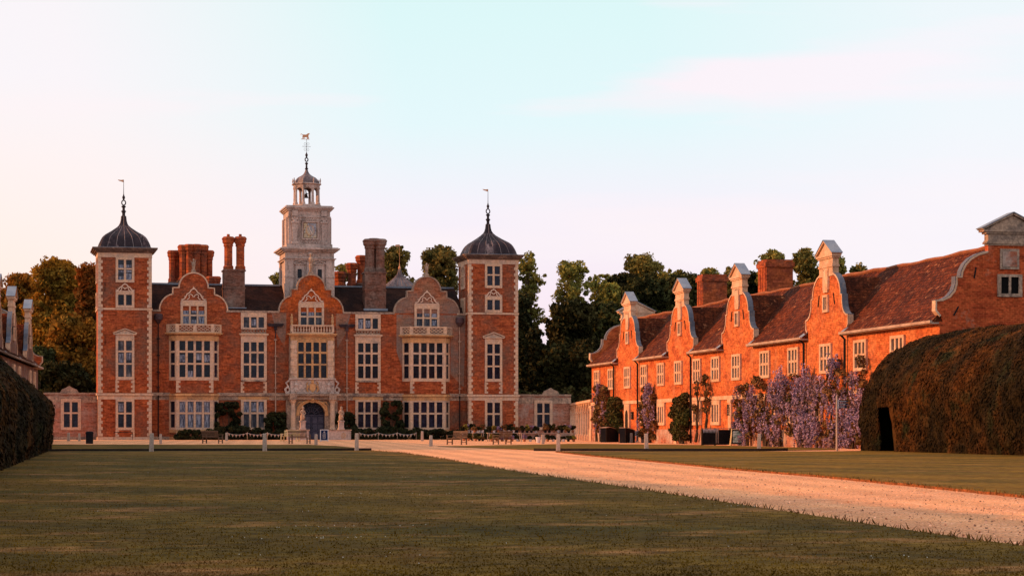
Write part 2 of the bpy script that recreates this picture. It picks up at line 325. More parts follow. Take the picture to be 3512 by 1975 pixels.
    def build_one(s, name, mat, parent=None, smooth=False):
        me = bpy.data.meshes.new(name); me.from_pydata(s.v, [], s.f); me.update()
        me.materials.append(M[mat] if isinstance(mat, str) else mat)
        if smooth: me.shade_smooth()
        o = bpy.data.objects.new(name, me); C.objects.link(o)
        if parent is not None: o.parent = parent
        return o
def raw(name, V, Fc, mat, parent=None, n=4):
    """fast mesh from numpy: V (k,3), faces of n verts each in order"""
    me = bpy.data.meshes.new(name); nv = len(V); nf = nv // n
    me.vertices.add(nv); me.vertices.foreach_set('co', np.asarray(V, np.float32).ravel())
    me.loops.add(nv); me.loops.foreach_set('vertex_index', np.arange(nv, dtype=np.int32))
    me.polygons.add(nf); me.polygons.foreach_set('loop_start', np.arange(0, nv, n, dtype=np.int32))
    me.update(calc_edges=True); me.materials.append(M[mat])
    o = bpy.data.objects.new(name, me); C.objects.link(o)
    if parent is not None: o.parent = parent
    return o
def tag(o, label=None, cat=None, group=None, kind=None):
    if label: o['label'] = label
    if cat: o['category'] = cat
    if group: o['group'] = group
    if kind: o['kind'] = kind
    return o
def empty(name, loc, rz=0, label=None, cat=None, group=None):
    o = bpy.data.objects.new(name, None); C.objects.link(o); o.location = loc; o.rotation_euler = (0, 0, rz)
    o.empty_display_size = .3
    return tag(o, label, cat, group)
def copy_tree(o, parent=None):
    c = o.copy(); C.objects.link(c)
    if parent is not None: c.parent = parent
    for ch in list(o.children): copy_tree(ch, c)
    return c

# ------------------------------------------------------------ leaves
def leaf_quads(P, N, size, jitter=.6, aspect=1.4):
    """quads at points P (k,3), roughly facing N, of edge size (k,)"""
    k = len(P); n = N + rng.normal(0, jitter, (k, 3)); n /= np.linalg.norm(n, axis=1, keepdims=True) + 1e-9
    t = rng.normal(0, 1, (k, 3)); t -= n * (t * n).sum(1, keepdims=True); t /= np.linalg.norm(t, axis=1, keepdims=True) + 1e-9
    b = np.cross(n, t); s = size[:, None] * .5
    V = np.empty((k, 4, 3)); V[:, 0] = P - t * s * aspect; V[:, 1] = P + b * s * .8; V[:, 2] = P + t * s * aspect; V[:, 3] = P - b * s * .8
    return V.reshape(-1, 3)
def clump_leaves(cs, rs, per, size, flat=.8):
    """cs (m,3) clump centres, rs radii"""
    m = len(cs); idx = np.repeat(np.arange(m), per); k = len(idx)
    d = rng.normal(0, 1, (k, 3)); d /= np.linalg.norm(d, axis=1, keepdims=True)
    rad = rs[idx] * (.45 + .6 * rng.random(k) ** .6)
    P = cs[idx] + d * rad[:, None] * np.array([1, 1, flat])
    return leaf_quads(P, d, size * (.6 + .8 * rng.random(k)), .7)
def crown_centres(n, rx, rz, zc, shape='round', seed=0):
    g = np.random.default_rng(seed); cs = []
    while len(cs) < n:
        p = g.uniform(-1, 1, 3)
        if shape == 'round' and np.linalg.norm(p) > 1: continue
        if shape == 'round' and np.linalg.norm(p) < .35: continue
        if shape == 'round' and p[2] > .0 and g.random() < .0: continue
        if shape == 'cone':
            w = 1.0 - (p[2] * .5 + .5) * .85
            if math.hypot(p[0], p[1]) > w: continue
        if shape == 'column' and math.hypot(p[0], p[1]) > (1 - max(0, p[2]) ** 3 * .6): continue
        cs.append((p[0] * rx, p[1] * rx, zc + p[2] * rz))
    return np.array(cs)
def tree_proto(h, rx, crown_lo, n, cr, per, size, leafmat, shape='round', seed=1, gap=0.0):
    """returns (trunk mesh object data, crown data) for a tree of height h, at the origin"""
    g = np.random.default_rng(seed + 50)
    zc = (h + crown_lo) / 2; rz = (h - crown_lo) / 2
    cs = crown_centres(n, rx, rz * .93, zc, shape, seed)
    rs = cr * (.55 + .75 * g.random(n))
    if shape == 'cone': rs *= np.clip(1.25 - (cs[:, 2] - crown_lo) / (h - crown_lo), .3, 1)
    V = clump_leaves(cs, rs, per, size)
    crown = raw('crown', V, None, leafmat)
    tb = MB(); r0 = h * .022
    sway = g.normal(0, .25, (6, 2))
    tp = [(sway[i][0] * i * .25, sway[i][1] * i * .25, h * .88 * i / 5) for i in range(6)]
    tb.tube(tp, [r0 * (1 - .16 * i) for i in range(6)], 7)
    for i in range(min(16, n)):
        c = cs[g.integers(0, n)]; z0 = max(crown_lo * .7, c[2] - rz * .6 - 1); z0 = min(z0, h * .8)
        k = z0 / (h * .88) * 5; a = Vector(tp[int(min(k, 4))]); a.z = z0
        c = Vector(c); mid = a.lerp(c, .5) + Vector((0, 0, -.3)); tb.tube([a, mid, c], [r0 * .38, r0 * .24, r0 * .08], 5)
    trunk = tb.build('trunk', 'bark')
    return trunk, crown
SPEC = dict(warm=('leaf_warm', 1.0, .10, .34), green=('leaf', .62, .16, .30), airy=('leaf', .27, .2, .27), cone=('leaf_dark', 1.1, .01, .34), mass=('leaf_mid', .9, .0, .38))
def tree(kind, name, px, top, depth, halfw_px, label, group='trees behind the buildings', cat='tree', low=None):
    """a tree whose crown top is seen at (px, top) at distance depth"""
    mat, dens, lo, size = SPEC[kind]; p = at_depth(px, top, depth); h = p.z - .4; r = halfw_px / F * depth * 1.12; g = rng
    root = empty(name, (p.x, p.y, 0), 0, label, cat, group)
    zl = h * lo; lobes = []
    nl = int(5 + (h - zl) / max(r, 2.2) * 3.2)
    for i in range(nl):
        t = (i + .5) / nl; z = zl + (h - zl) * t; lr = r * (.42 + .2 * g.random())
        if kind == 'cone': off = r * .5 * (1 - t * .6) * g.random(); lr *= 1.15 - .6 * t
        else: off = (r - lr) * min(1, 2.2 * math.sqrt(max(0, 1 - t))) * g.uniform(.35, 1.0)
        a = g.uniform(0, 6.28) if i < nl - 1 else 0
        if i == nl - 1: off = 0; z = h - lr * .75
        lobes.append((off * math.cos(a), off * math.sin(a), min(z, h - lr * .75), lr))
    cr = min(.95, max(.5, r * .19)); cs = []; rs = []
    for (x, y, z, lr) in lobes:
        n = int(dens * 9.5 * (lr / cr) ** 1.75)
        for k in range(n):
            d = g.normal(0, 1, 3); d /= np.linalg.norm(d); q = lr * (1 - .5 * g.random() ** 1.6) - cr * .3
            cs.append((x + d[0] * q, y + d[1] * q, max(.4, z + d[2] * q * .85))); rs.append(cr * g.uniform(.35, 1.3))
    # a few outlying sprays break the outline
    for k in range(int(26 * dens) + 16):
        x, y, z, lr = lobes[g.integers(0, nl)]; d = g.normal(0, 1, 3); d /= np.linalg.norm(d); d[2] = abs(d[2]); w = g.uniform(.95, 1.12); cs.append((x + d[0] * lr * w, y + d[1] * lr * w, min(z + d[2] * lr * w, h))); rs.append(cr * g.uniform(.25, .6))
    cs = np.array(cs); rs = np.array(rs)
    raw('crown', clump_leaves(cs, rs, int(62 * (cr / .9) ** 1.3 / (size / .34) ** 1.5), size), None, mat, root)
    tb = MB(); r0 = h * .017; tp = [(g.normal(0, .12) * i, g.normal(0, .12) * i, h * .9 * i / 6) for i in range(7)]
    tb.tube(tp, [r0 * (1 - .14 * i) for i in range(7)], 7)
    for (x, y, z, lr) in lobes:
        z0 = max(zl * .7, z - lr * 2.2 - 1.5); k = min(5.99, z0 / (h * .9) * 6); A = Vector(tp[int(k)]).lerp(Vector(tp[int(k) + 1]), k % 1); c = Vector((x, y, z)); mid = A.lerp(c, .55) + Vector((0, 0, -.5))
        tb.tube([A, mid, c, c + Vector((x * .3, y * .3, lr * .6))], [r0 * .42, r0 * .28, r0 * .15, .03], 5)
    tb.build_one('trunk', 'bark', root)
    return root
def bush(name, c, dims, n, per, size, mat, label, cat='shrub', group=None, rz=0, lift=0):
    """leafy mass filling a box dims centred over c, with a stem"""
    g = rng; lx, ly, lz = dims
    root = empty(name, c, rz, label, cat, group)
    u = g.uniform(-1, 1, (n, 3)); u = np.sign(u) * np.abs(u) ** .7
    taper = 1 - .25 * np.clip(u[:, 2], 0, 1) ** 2
    cs = np.stack([u[:, 0] * lx / 2 * taper * .86, u[:, 1] * ly / 2 * taper * .8, lift + lz * (.5 + u[:, 2] * .43)], 1)
    rs = np.full(n, min(lx, ly, lz) * .26) * (.6 + .7 * g.random(n)) + .05
    raw('foliage', clump_leaves(cs, rs, per, size), None, mat, root)
    t = MB(); t.tube([(0, 0, 0), (.03, 0, lift + lz * .35), (-.02, .02, lift + lz * .7)], [.05, .04, .015], 5); 
    for i in range(4):
        q = cs[i % n]; t.tube([(0, 0, lift + .1), tuple(q)], [.03, .01], 4)
    t.build('stem', 'bark', root)
    return root

# ------------------------------------------------------------ ground
def sheet(name, pts, z, mat, kind='structure', sub=None):
    b = MB(); b.add([(x, y, z) for x, y in pts], [tuple(range(len(pts)))]); o = b.build(name, mat); tag(o, kind=kind); return o
def slab(name, pts, z, mat, side):
    me = MB(); n = len(pts)
    me.add([(x, y, z) for x, y in pts] + [(x, y, -.02) for x, y in pts], [tuple(range(n))] + [(i, i + n, (i + 1) % n + n, (i + 1) % n) for i in range(n)])
    o = me.build(name, mat); o.data.materials.append(M[side])
    for p in o.data.polygons[1:]: p.material_index = 1
    return tag(o, kind='structure')
def G(*pp): return [ground_at(x, y)[:2] for x, y in pp]
sheet('ground', [(-1500, -200), (2500, -200), (2500, 4000), (-1500, 4000)], 0, 'grass')
# gravel: forecourt and drive in one sheet
left_edge = [(1273, 1546), (1363, 1552.5), (1500, 1572), (1756, 1617), (2097, 1667), (2438, 1719), (2847, 1782), (3187, 1835), (3512, 1881), (4300, 2010)]
right_edge = [(1906, 1551), (2042, 1566), (2301, 1590), (2506, 1611), (2813, 1637), (3051, 1661), (3512, 1708), (4300, 1790)]
gp = G(*left_edge) + G(*reversed(right_edge))
gp += G((2300, 1550.5), (2860, 1549.5), (2960, 1547), (3150, 1546), (3150, 1530))
gp += [(52, 150), (60, 215), (-6, 215)] + G((100, 1524.5), (1060, 1524.5), (1150, 1528), (1230, 1536))
sheet('gravel', gp, .004, 'gravel')
# lawns are turf slabs standing a few centimetres proud of the gravel
def dense(pp, k=6):
    out = []
    for i in range(len(pp) - 1):
        for j in range(k):
            t = j / k; out.append((pp[i][0] * (1 - t) + pp[i + 1][0] * t, pp[i][1] * (1 - t) + pp[i + 1][1] * t))
    return out + [pp[-1]]
def wob(pts, a):
    return [(x + random.uniform(-a, a), y + random.uniform(-a, a)) for x, y in pts]
re = dense(G(*[(x, y + .0) for x, y in right_edge]), 18)
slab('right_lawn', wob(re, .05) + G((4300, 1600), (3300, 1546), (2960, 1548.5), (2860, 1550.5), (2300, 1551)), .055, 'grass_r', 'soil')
le = dense(G(*left_edge), 14)
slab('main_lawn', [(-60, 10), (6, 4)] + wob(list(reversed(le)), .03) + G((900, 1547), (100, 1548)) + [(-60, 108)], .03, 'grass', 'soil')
slab('grass_strip', G((60, 1546), (1255, 1543), (1232, 1538), (1150, 1530), (1060, 1525.5), (60, 1524.5)), .03, 'grass', 'soil')
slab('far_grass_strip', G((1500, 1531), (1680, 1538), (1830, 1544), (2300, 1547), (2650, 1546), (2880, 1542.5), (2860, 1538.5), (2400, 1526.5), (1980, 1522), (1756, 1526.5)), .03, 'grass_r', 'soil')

# short grass near the camera
def grass_patch():
    n = 120000
    d = 16 + 75 * rng.random(n) ** 2.1; px = rng.uniform(-60, 3570, n)
    dx = (px - CX) / F; X = (dx * cT + sT) * d; Y = (cT - dx * sT) * d
    # keep off the gravel: left of the drive's near edge
    ex = np.array([p[0] for p in G(*left_edge)]); ey = np.array([p[1] for p in G(*left_edge)])
    o = np.argsort(ey); xe = np.interp(Y, ey[o], ex[o])
    keep = X < xe + .05; X, Y, d = X[keep], Y[keep], d[keep]; k = len(X)
    h = (.008 + .016 * rng.random(k) ** 2) ; tall = rng.random(k) < .002; h[tall] *= 3
    w = .005 + .007 * rng.random(k); a = rng.uniform(0, 6.28, k); lean = rng.normal(0, .5, (k, 2)) * h[:, None]
    V = np.empty((k, 3, 3)); z = .028
    V[:, 0] = np.stack([X - np.cos(a) * w, Y - np.sin(a) * w, np.full(k, z)], 1)
    V[:, 1] = np.stack([X + np.cos(a) * w, Y + np.sin(a) * w, np.full(k, z)], 1)
    V[:, 2] = np.stack([X + lean[:, 0], Y + lean[:, 1], z + h], 1)
    g = raw('grass_blades', V.reshape(-1, 3), None, 'blade', None, 3)
    tag(g, 'short blades of turf over the near lawn', 'grass', kind='stuff')
grass_patch()
def daisies():
    P = []
    for i in range(24):
        px = rng.uniform(900, 3450); d = rng.uniform(18, 60)
        c = at_depth(px, 1465, d)
        for k in range(int(rng.integers(3, 14))): P.append((c.x + rng.normal(0, .45), c.y + rng.normal(0, .16), .06 + .02 * rng.random()))
    for i in range(40):
        d = rng.uniform(17, 60); c = at_depth(rng.uniform(0, 3400), 1465, d); P.append((c.x, c.y, .07))
    ex = [p[0] for p in G(*left_edge)]; ey = [p[1] for p in G(*left_edge)]; o = np.argsort(ey)
    P = np.array([p for p in P if p[0] < np.interp(p[1], np.array(ey)[o], np.array(ex)[o]) - .2])
    V = leaf_quads(P, np.tile([0, -.5, 1.0], (len(P), 1)), np.full(len(P), .015), .2, 1)
    tag(raw('daisies', V, None, 'daisy'), 'tiny white clover and daisy heads dotted in the lawn', 'flowers', kind='stuff')
daisies()

def pebbles():
    g = rng; n = 9000; d = 20 + 60 * g.random(n) ** 1.5; px = g.uniform(1700, 3560, n); dx = (px - CX) / F; X_ = (dx * cT + sT) * d; Y_ = (cT - dx * sT) * d
    def edge(E_): ex = np.array([p[0] for p in G(*E_)]); ey = np.array([p[1] for p in G(*E_)]); o = np.argsort(ey); return np.interp(Y_, ey[o], ex[o])
    k = (X_ > edge(left_edge) + .05) & (X_ < edge(right_edge) - .05); P = np.stack([X_[k], Y_[k], np.full(k.sum(), .012)], 1)
    V = leaf_quads(P, np.tile([0, -.6, .8], (len(P), 1)), .018 + .03 * g.random(len(P)) ** 3, .5, 1.0)
    tag(raw('loose_stones', V, None, 'pebble'), 'loose stones scattered over the gravel drive', 'stones', kind='stuff')
pebbles()
def tufts():
    g = rng; P = []; 
    for E_, sgn, zz in ((left_edge, -1, .03), (right_edge, 1, .05)):
        pts = dense(G(*E_), 60)
        for i in range(len(pts) - 1):
            a, b_ = np.array(pts[i]), np.array(pts[i + 1]); L = np.linalg.norm(b_ - a); 
            for k in range(min(60, int(L * 14) + 1)): t = g.random(); q = a + (b_ - a) * t; P.append((q[0] + g.normal(-.02 * sgn * -1, .05), q[1] + g.normal(0, .05), zz + g.uniform(-.02, .01), sgn))
    P = np.array(P); k = len(P); h = .03 + .05 * g.random(k); w = .012; a = g.uniform(0, 6.28, k); V = np.empty((k, 3, 3))
    V[:, 0] = np.stack([P[:, 0] - np.cos(a) * w, P[:, 1] - np.sin(a) * w, P[:, 2] - .01], 1); V[:, 1] = np.stack([P[:, 0] + np.cos(a) * w, P[:, 1] + np.sin(a) * w, P[:, 2] - .01], 1)
    V[:, 2] = np.stack([P[:, 0] + g.normal(0, .04, k), P[:, 1] + g.normal(0, .04, k), P[:, 2] + h], 1)
    tag(raw('edge_tufts', V.reshape(-1, 3), None, 'edge_grass', None, 3), 'ragged dry grass tufts along both edges of the drive', 'grass', kind='stuff')
tufts()

# ============================================================ THE HALL
YW = 208.0; XC = 28.33; GY = 0.0
hall = empty('country_house', (XC, YW, 0), 0, 'red brick mansion with twin domed towers, white clock tower and three curved gables', 'mansion')
def Hp(px, py, y=0.0):
    """pixel -> (u, z) in the house's own frame on the plane y behind the main wall"""
    p = at(px, py, YW + y); return p.x - XC, p.z

def window(parent, cx, y, cols, rows, fx, fz, mat='stone', glass='glass', name='window', pane_w=None, deep=.1, proud=.12, label=None, curtain=None, T=None):
    """cols: pane centres; rows: (z0,z1) list; fx: (x0,x1) outer frame; fz: (z0,z1) outer frame"""
    b = MB(T); pw = pane_w
    ys, yb = y - proud, y + .25
    x0, x1 = cx + fx[0], cx + fx[1]
    L = cx + cols[0] - pw / 2; Rr = cx + cols[-1] + pw / 2
    b.box(x0, L, ys, yb, fz[0], fz[1]); b.box(Rr, x1, ys, yb, fz[0], fz[1])
    b.box(L, Rr, ys + .003, yb, rows[-1][1], fz[1]); b.box(L, Rr, ys + .003, yb, fz[0], rows[0][0])
    for i in range(len(cols) - 1):
        b.box(cx + cols[i] + pw / 2, cx + cols[i + 1] - pw / 2, ys + .02, yb, rows[0][0], rows[-1][1])
    for j in range(len(rows) - 1):
        for i in range(len(cols)):
            b.box(cx + cols[i] - pw / 2, cx + cols[i] + pw / 2, ys + .03, yb, rows[j][1], rows[j + 1][0])
    w = b.build(name, mat, parent)
    if label: w['label'] = label
    p = MB(T)
    for j, (z0, z1) in enumerate(rows):
        for c in cols:
            p.add([(cx + c - pw / 2, ys + deep, z0), (cx + c + pw / 2, ys + deep, z0), (cx + c + pw / 2, ys + deep, z1), (cx + c - pw / 2, ys + deep, z1)], [(0, 1, 2, 3)])
            # leading: fine cames
    p.build('pane', glass, w)
    if curtain:
        q = MB(T)
        for c, j, a, d in curtain:      # pane col, row, from, to (fractions of the pane's height)
            z0, z1 = rows[j]; h = z1 - z0
            q.add([(cx + cols[c] - pw * .44, ys + deep - .006, z0 + a * h), (cx + cols[c] + pw * .44, ys + deep - .006, z0 + a * h), (cx + cols[c] + pw * .44, ys + deep - .006, z0 + d * h), (cx + cols[c] - pw * .44, ys + deep - .006, z0 + d * h)], [(0, 1, 2, 3)])
        q.build('curtain', 'curtain', w)
    return w
def quoins(b, xo, dirx, y, z0, z1, w1=.42, w2=.26, h=.30, proud=.035, back=.3):
    z = z0; k = 0
    while z < z1 - .05:
        w = w1 if k % 2 == 0 else w2; zt = min(z + h, z1)
        b.box(xo, xo + dirx * w, y - proud - (.002 if k % 2 else 0), y + back, z + .006, zt - .006); z = zt; k += 1
def apron(parent, cx, y, hw, z0, z1, qw=.34, mat='brick', proud=.05):
    """brick panel under a window between stone jambs with toothed inner edges"""
    a = MB(); a.box(cx - hw + .04, cx + hw - .04, y - proud, y + .2, z0 + .004, z1)
    o = a.build('apron', mat, parent); q = MB()
    for s in (-1, 1): quoins(q, cx + s * hw, -s, y - proud, z0, z1, qw, qw * .55, .22, .03, .2)
    q.build('apron_quoins', 'stone', o)
    return o
def strapwork(parent, cx, y, w, z, h, mat='stone_white', name='strapwork'):
    b = MB(); t = .10; y0, y1 = y - .10, y
    b.box(cx - w, cx + w, y0 - .02, y1, z, z + .07)
    def rib(pts, k=1.0, o=0): 
        b.ribbon([(cx + x * w, z + zz * h) for x, zz in pts], t * k, y0 + o, y1)
    for s in (-1, 1):
        A = [(.96, .06), (.80, .10), (.66, .20), (.57, .36), (.50, .52), (.36, .60), (.25, .70), (.18, .84), (.05, .94)]
        Bc = [(.52, .10), (.40, .16), (.30, .30), (.36, .44), (.26, .52), (.12, .44), (.06, .30)]
        for P, k, o in ((A, 1.0, 0), (Bc, .8, .01)):
            P = [(s * x, q) for x, q in P]; rib(P if s < 0 else P[::-1], k, o)
        b.torus((cx + s * .72 * w, y0 + .05, z + h * .36), .05, .022, 7)
        b.box(cx + s * w * .95 - .035, cx + s * w * .95 + .035, y0, y1, z + .07, z + .22)
    b.prism([(cx - .06, z + h * .92), (cx + .06, z + h * .92), (cx + .11, z + h * 1.0), (cx, z + h * 1.16), (cx - .11, z + h * 1.0)], y0 - .01, y1)
    return b.build(name, mat, parent)
def ogee_dome(parent, cx, cy, z0, prof, half, mat='lead', ribs=True, octo=False, name='dome', finial=None):
    """square-plan dome, prof: (fraction of half, height)"""
    b = MB(); n = 9
    def ring(r, z):
        if octo: return [(cx + r * 1.08 * math.cos(PI / 8 + k * PI / 4), cy + r * 1.08 * math.sin(PI / 8 + k * PI / 4), z) for k in range(8)]
        c = r * .93   # slightly chamfered hips
        return [(cx - c, cy - r, z), (cx + c, cy - r, z), (cx + r, cy - c, z), (cx + r, cy + c, z), (cx + c, cy + r, z), (cx - c, cy + r, z), (cx - r, cy + c, z), (cx - r, cy - c, z)]
    vs = []; fs = []
    for r, z in prof: vs += ring(r * half, z0 + z)
    for i in range(len(prof) - 1):
        for k in range(8): a = i * 8 + k; c = i * 8 + (k + 1) % 8; fs.append((a, c, c + 8, a + 8))
    b.add(vs, fs)
    d = b.build(name, mat, parent)
    if ribs:
        q = MB()
        for side in range(4):
            for k in (-.66, -.33, 0, .33, .66) if not octo else (0,):
                pts = []
                for r, z in prof:
                    rr = r * half
                    if abs(k) > 0 and rr < half * .16: break
                    x, y = k * rr, -rr - .01; a = side * PI / 2
                    pts.append((cx + x * math.cos(a) - y * math.sin(a), cy + x * math.sin(a) + y * math.cos(a), z0 + z))
                if len(pts) > 1: q.tube(pts, .035, 4)
        q.build('seam_roll', 'lead_light', d)
    return d

# ---- main walls
zW = 12.5
b = MB()
b.box(-15.6, 15.6, 0, 14, -.3, zW)
for y, xa, xb in ((0, -15.6, 15.6),): pass
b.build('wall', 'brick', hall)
b = MB(); b.box(-15.58, 15.58, -.10, .02, -.3, .32); b.box(-15.58, 15.58, -.20, .01, 4.26, 4.46); b.box(-15.58, 15.58, -.14, .01, 4.46, 4.56); b.box(-15.58, 15.58, -.05, .02, 3.86, 4.24)
b.build('string_course', 'stone_dirty_shaded', hall)
b = MB()
for a, c in ((-8.3, -3.15), (3.15, 8.3)): b.box(a, c, -.10, .4, zW - .12, zW + .08)
for a, c in ((-15.55, -14.6), (14.6, 15.55)): b.box(a, c, -.10, .4, zW - .12, zW + .06)
b.build('parapet_coping', 'stone_dirty_shaded', hall)
# iron tie bars
# ---- frieze stones over ground floor in ochre patches
# ---- towers
DPROF = [(1.0, 0), (1.0, .10), (.985, .25), (.966, .40), (.935, .58), (.90, .76), (.86, .95), (.81, 1.12), (.72, 1.32), (.60, 1.51), (.48, 1.70), (.375, 1.89), (.27, 2.08), (.19, 2.28), (.13, 2.55), (.10, 2.85), (.085, 3.25)]
def tower(sx):
    cx = sx * 18.07; hw = 2.515; y0 = -1.2; y1 = 3.8; cy = 1.3
    b = MB(); b.box(cx - hw, cx + hw, y0, y1, -.3, 17.9); t = b.build('corner_tower', 'brick', hall)
    if sx < 0: t['label'] = 'western domed corner tower'
    else: t['label'] = 'eastern domed corner tower'
    q = MB()
    for s in (-1, 1):
        for (a, c) in ((.35, 3.84), (4.5, 12.4), (12.65, 17.42)): quoins(q, cx + s * hw, -s, y0, a, c, .42, .27, .30)
        # and round the visible flank
        for (a, c) in ((.35, 3.84), (4.5, 12.4), (12.65, 17.42)):
            z = a; k = 0
            while z < c - .05:
                w = .27 if k % 2 == 0 else .42; zt = min(z + .30, c)
                q.box(cx + s * (hw - .2), cx + s * (hw + .03), y0 + .02, y0 + w, z + .006, zt - .006); z = zt; k += 1
    q.build('quoins', 'stone', t)
    k = MB()
    def band(z0, z1, o): k.box(cx - hw - o, cx + hw + o, y0 - o, y1 + o, z0, z1)
    band(4.26, 4.46, .16); band(3.88, 4.24, .05); band(12.42, 12.6, .08); band(17.44, 17.9, .06); band(-.3, .28, .1)
    k.build('stone_bands', 'stone', t)
    k = MB(); k.add([], []);
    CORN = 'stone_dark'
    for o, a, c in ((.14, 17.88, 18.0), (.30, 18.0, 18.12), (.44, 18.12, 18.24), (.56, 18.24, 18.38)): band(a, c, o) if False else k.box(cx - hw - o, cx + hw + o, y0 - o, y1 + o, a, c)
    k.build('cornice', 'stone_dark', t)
    d = ogee_dome(t, cx, cy, 18.38, DPROF, 2.46)
    f = MB(); f.box(cx - 2.5, cx + 2.5, cy - 2.5, cy + 2.5, 18.37, 18.46); f.build('dome_kerb', 'lead_pale', t)
    f = MB(); f.lathe([(.20, 21.55), (.14, 21.8), (.17, 22.0), (.24, 22.05), (.24, 22.12), (.13, 22.2), (.12, 22.44), (.22, 22.52), (.22, 22.58), (.07, 22.68)], cx, cy, 10)
    f.torus((cx, cy, 22.93), .19, .06); f.lathe([(.04, 23.16), (.09, 23.25), (.15, 23.45), (.07, 23.62), (.03, 23.8), (.018, 25.15)], cx, cy, 8)
    f.build('finial', 'bark' if False else 'lead', t)
    v = MB(); v.prism([(cx, 24.9), (cx, 25.16), (cx - .25, 25.12), (cx - .58, 25.15), (cx - .45, 25.04), (cx - .25, 24.98)], cy - .012, cy + .012)
    v.build('weather_vane', 'gilt', t)
    # windows
    W = dict(cols=[-.375, .375], pane_w=.55)
    window(t, cx, y0, W['cols'], [(15.30, 16.28), (16.42, 17.22)], (-.88, .88), (15.05, 17.44), pane_w=.55, glass='glass_pale' if sx < 0 else 'glass',
           curtain=[(0, 0, 0, .35), (1, 0, 0, .6), (0, 0, .72, .9), (1, 0, .76, .94), (0, 1, 0, .4), (1, 1, .05, .4)] if sx < 0 else None)
    strapwork(t, cx, y0, .88, 14.17, .72)
    window(t, cx, y0, W['cols'], [(12.87, 13.88)], (-.88, .88), (12.62, 14.16), pane_w=.55)
    window(t, cx, y0, W['cols'], [(6.03, 7.2), (7.35, 8.37), (8.55, 9.48)], (-.88, .88), (5.74, 10.05), pane_w=.55, glass='glass_pale' if sx < 0 else 'glass',
           curtain=[(0, 1, .05, .9), (1, 1, .3, .95)] if sx < 0 else None)
    p = MB(); p.box(cx - 1.08, cx + 1.08, y0 - .24, y0, 10.05, 10.16); p.ribbon([(cx - 1.12, 10.16), (cx, 10.58)], .09, y0 - .24, y0); p.ribbon([(cx, 10.58), (cx + 1.12, 10.16)], .09, y0 - .241, y0)
    p.prism([(cx - .95, 10.16), (cx + .95, 10.16), (cx, 10.54)], y0 - .10, y0); p.build('window_pediment', 'stone', t)
    apron(t, cx, y0, .90, 4.56, 5.74)
    window(t, cx, y0, W['cols'], [(1.2, 2.46), (2.62, 3.66)], (-.88, .88), (.95, 3.88), pane_w=.55, curtain=[(0, 1, .1, .85)] if sx < 0 else None)
    apron(t, cx, y0, .90, .3, .95)
    i = MB()
    for z in (9.5, 14.6): i.box(cx - 1.9, cx - 1.86, y0 - .05, y0, z - .5, z + .5)
    if sx < 0: i.build('tie_bar', 'iron', t)
    # flank window of the upper storey
    T = Matrix.Translation((cx - hw, 1.3, 0)) @ Matrix.Rotation(R(-90), 4, 'Z')
    window(t, 0, 0, [-.375, .375], [(15.30, 16.28), (16.42, 17.22)], (-.88, .88), (15.05, 17.44), pane_w=.55, T=T)
    window(t, 0, 0, [-.375, .375], [(12.87, 13.88)], (-.88, .88), (12.62, 14.16), pane_w=.55, T=T)
    return t
tower(-1); tower(1)

# ---- curved gables
def gable_half():
    P = []
    for k in range(0, 10): a = R(90 - 10 * k); P.append((1.33 * math.cos(a), 14.77 + 1.33 * math.sin(a)))
    P += [(1.36, 14.66), (1.95, 14.66), (1.95, 14.04)]
    for k in range(0, 9): a = R(84 - 10.5 * k); P.append((1.85 + 1.36 * math.cos(a), 12.5 + 1.52 * math.sin(a)))
    return P
def house_gable(cx, mat, base=3.2, label=None, statue='small'):
    h = gable_half(); k = base / 3.2
    right = [(cx + (x * k if x > 1.99 else x), z) for x, z in h]; left = [(2 * cx - x, z) for x, z in right]
    pts = left[::-1] + right[1:]
    b = MB(); b.prism(pts[::-1], -.03, .42); g = b.build('gable', mat, hall)
    if label: g['label'] = label
    c = MB(); c.ribbon(pts, .13, -.12, .5); c.build('coping', 'stone_dirty_shaded' if mat != 'brick' else 'stone', g)
    s = MB(); z = 16.22
    s.box(cx - .22, cx + .22, -.05, .35, z - .05, z + .22)
    if statue == 'tall':
        s.lathe([(.16, z + .2), (.15, z + .5), (.22, z + .8), (.17, z + 1.05), (.24, z + 1.35), (.20, z + 1.6), (.08, z + 1.72), (.13, z + 1.85), (.11, z + 2.0), (.03, z + 2.08)], cx, .15, 8)
        s.tube([(cx + .18, .15, z + 1.5), (cx + .34, .05, z + 1.2), (cx + .22, .0, z + .95)], [.07, .06, .05], 5)
    else:
        s.lathe([(.20, z + .2), (.14, z + .3), (.16, z + .55), (.19, z + .8), (.15, z + .95), (.07, z + 1.05), (.11, z + 1.15), (.09, z + 1.27), (.02, z + 1.32)], cx, .15, 8)
        s.tube([(cx - .12, .15, z + .85), (cx - .28, .1, z + 1.1)], [.06, .04], 5); s.tube([(cx + .12, .15, z + .85), (cx + .2, .1, z + 1.2)], [.06, .04], 5)
    s.build('gable_figure', 'stone_dirty_shaded', g)
    strapwork(g, cx, -.03, 1.22, 13.42, 1.22)
    return g
COL3 = [-.745, 0, .745]
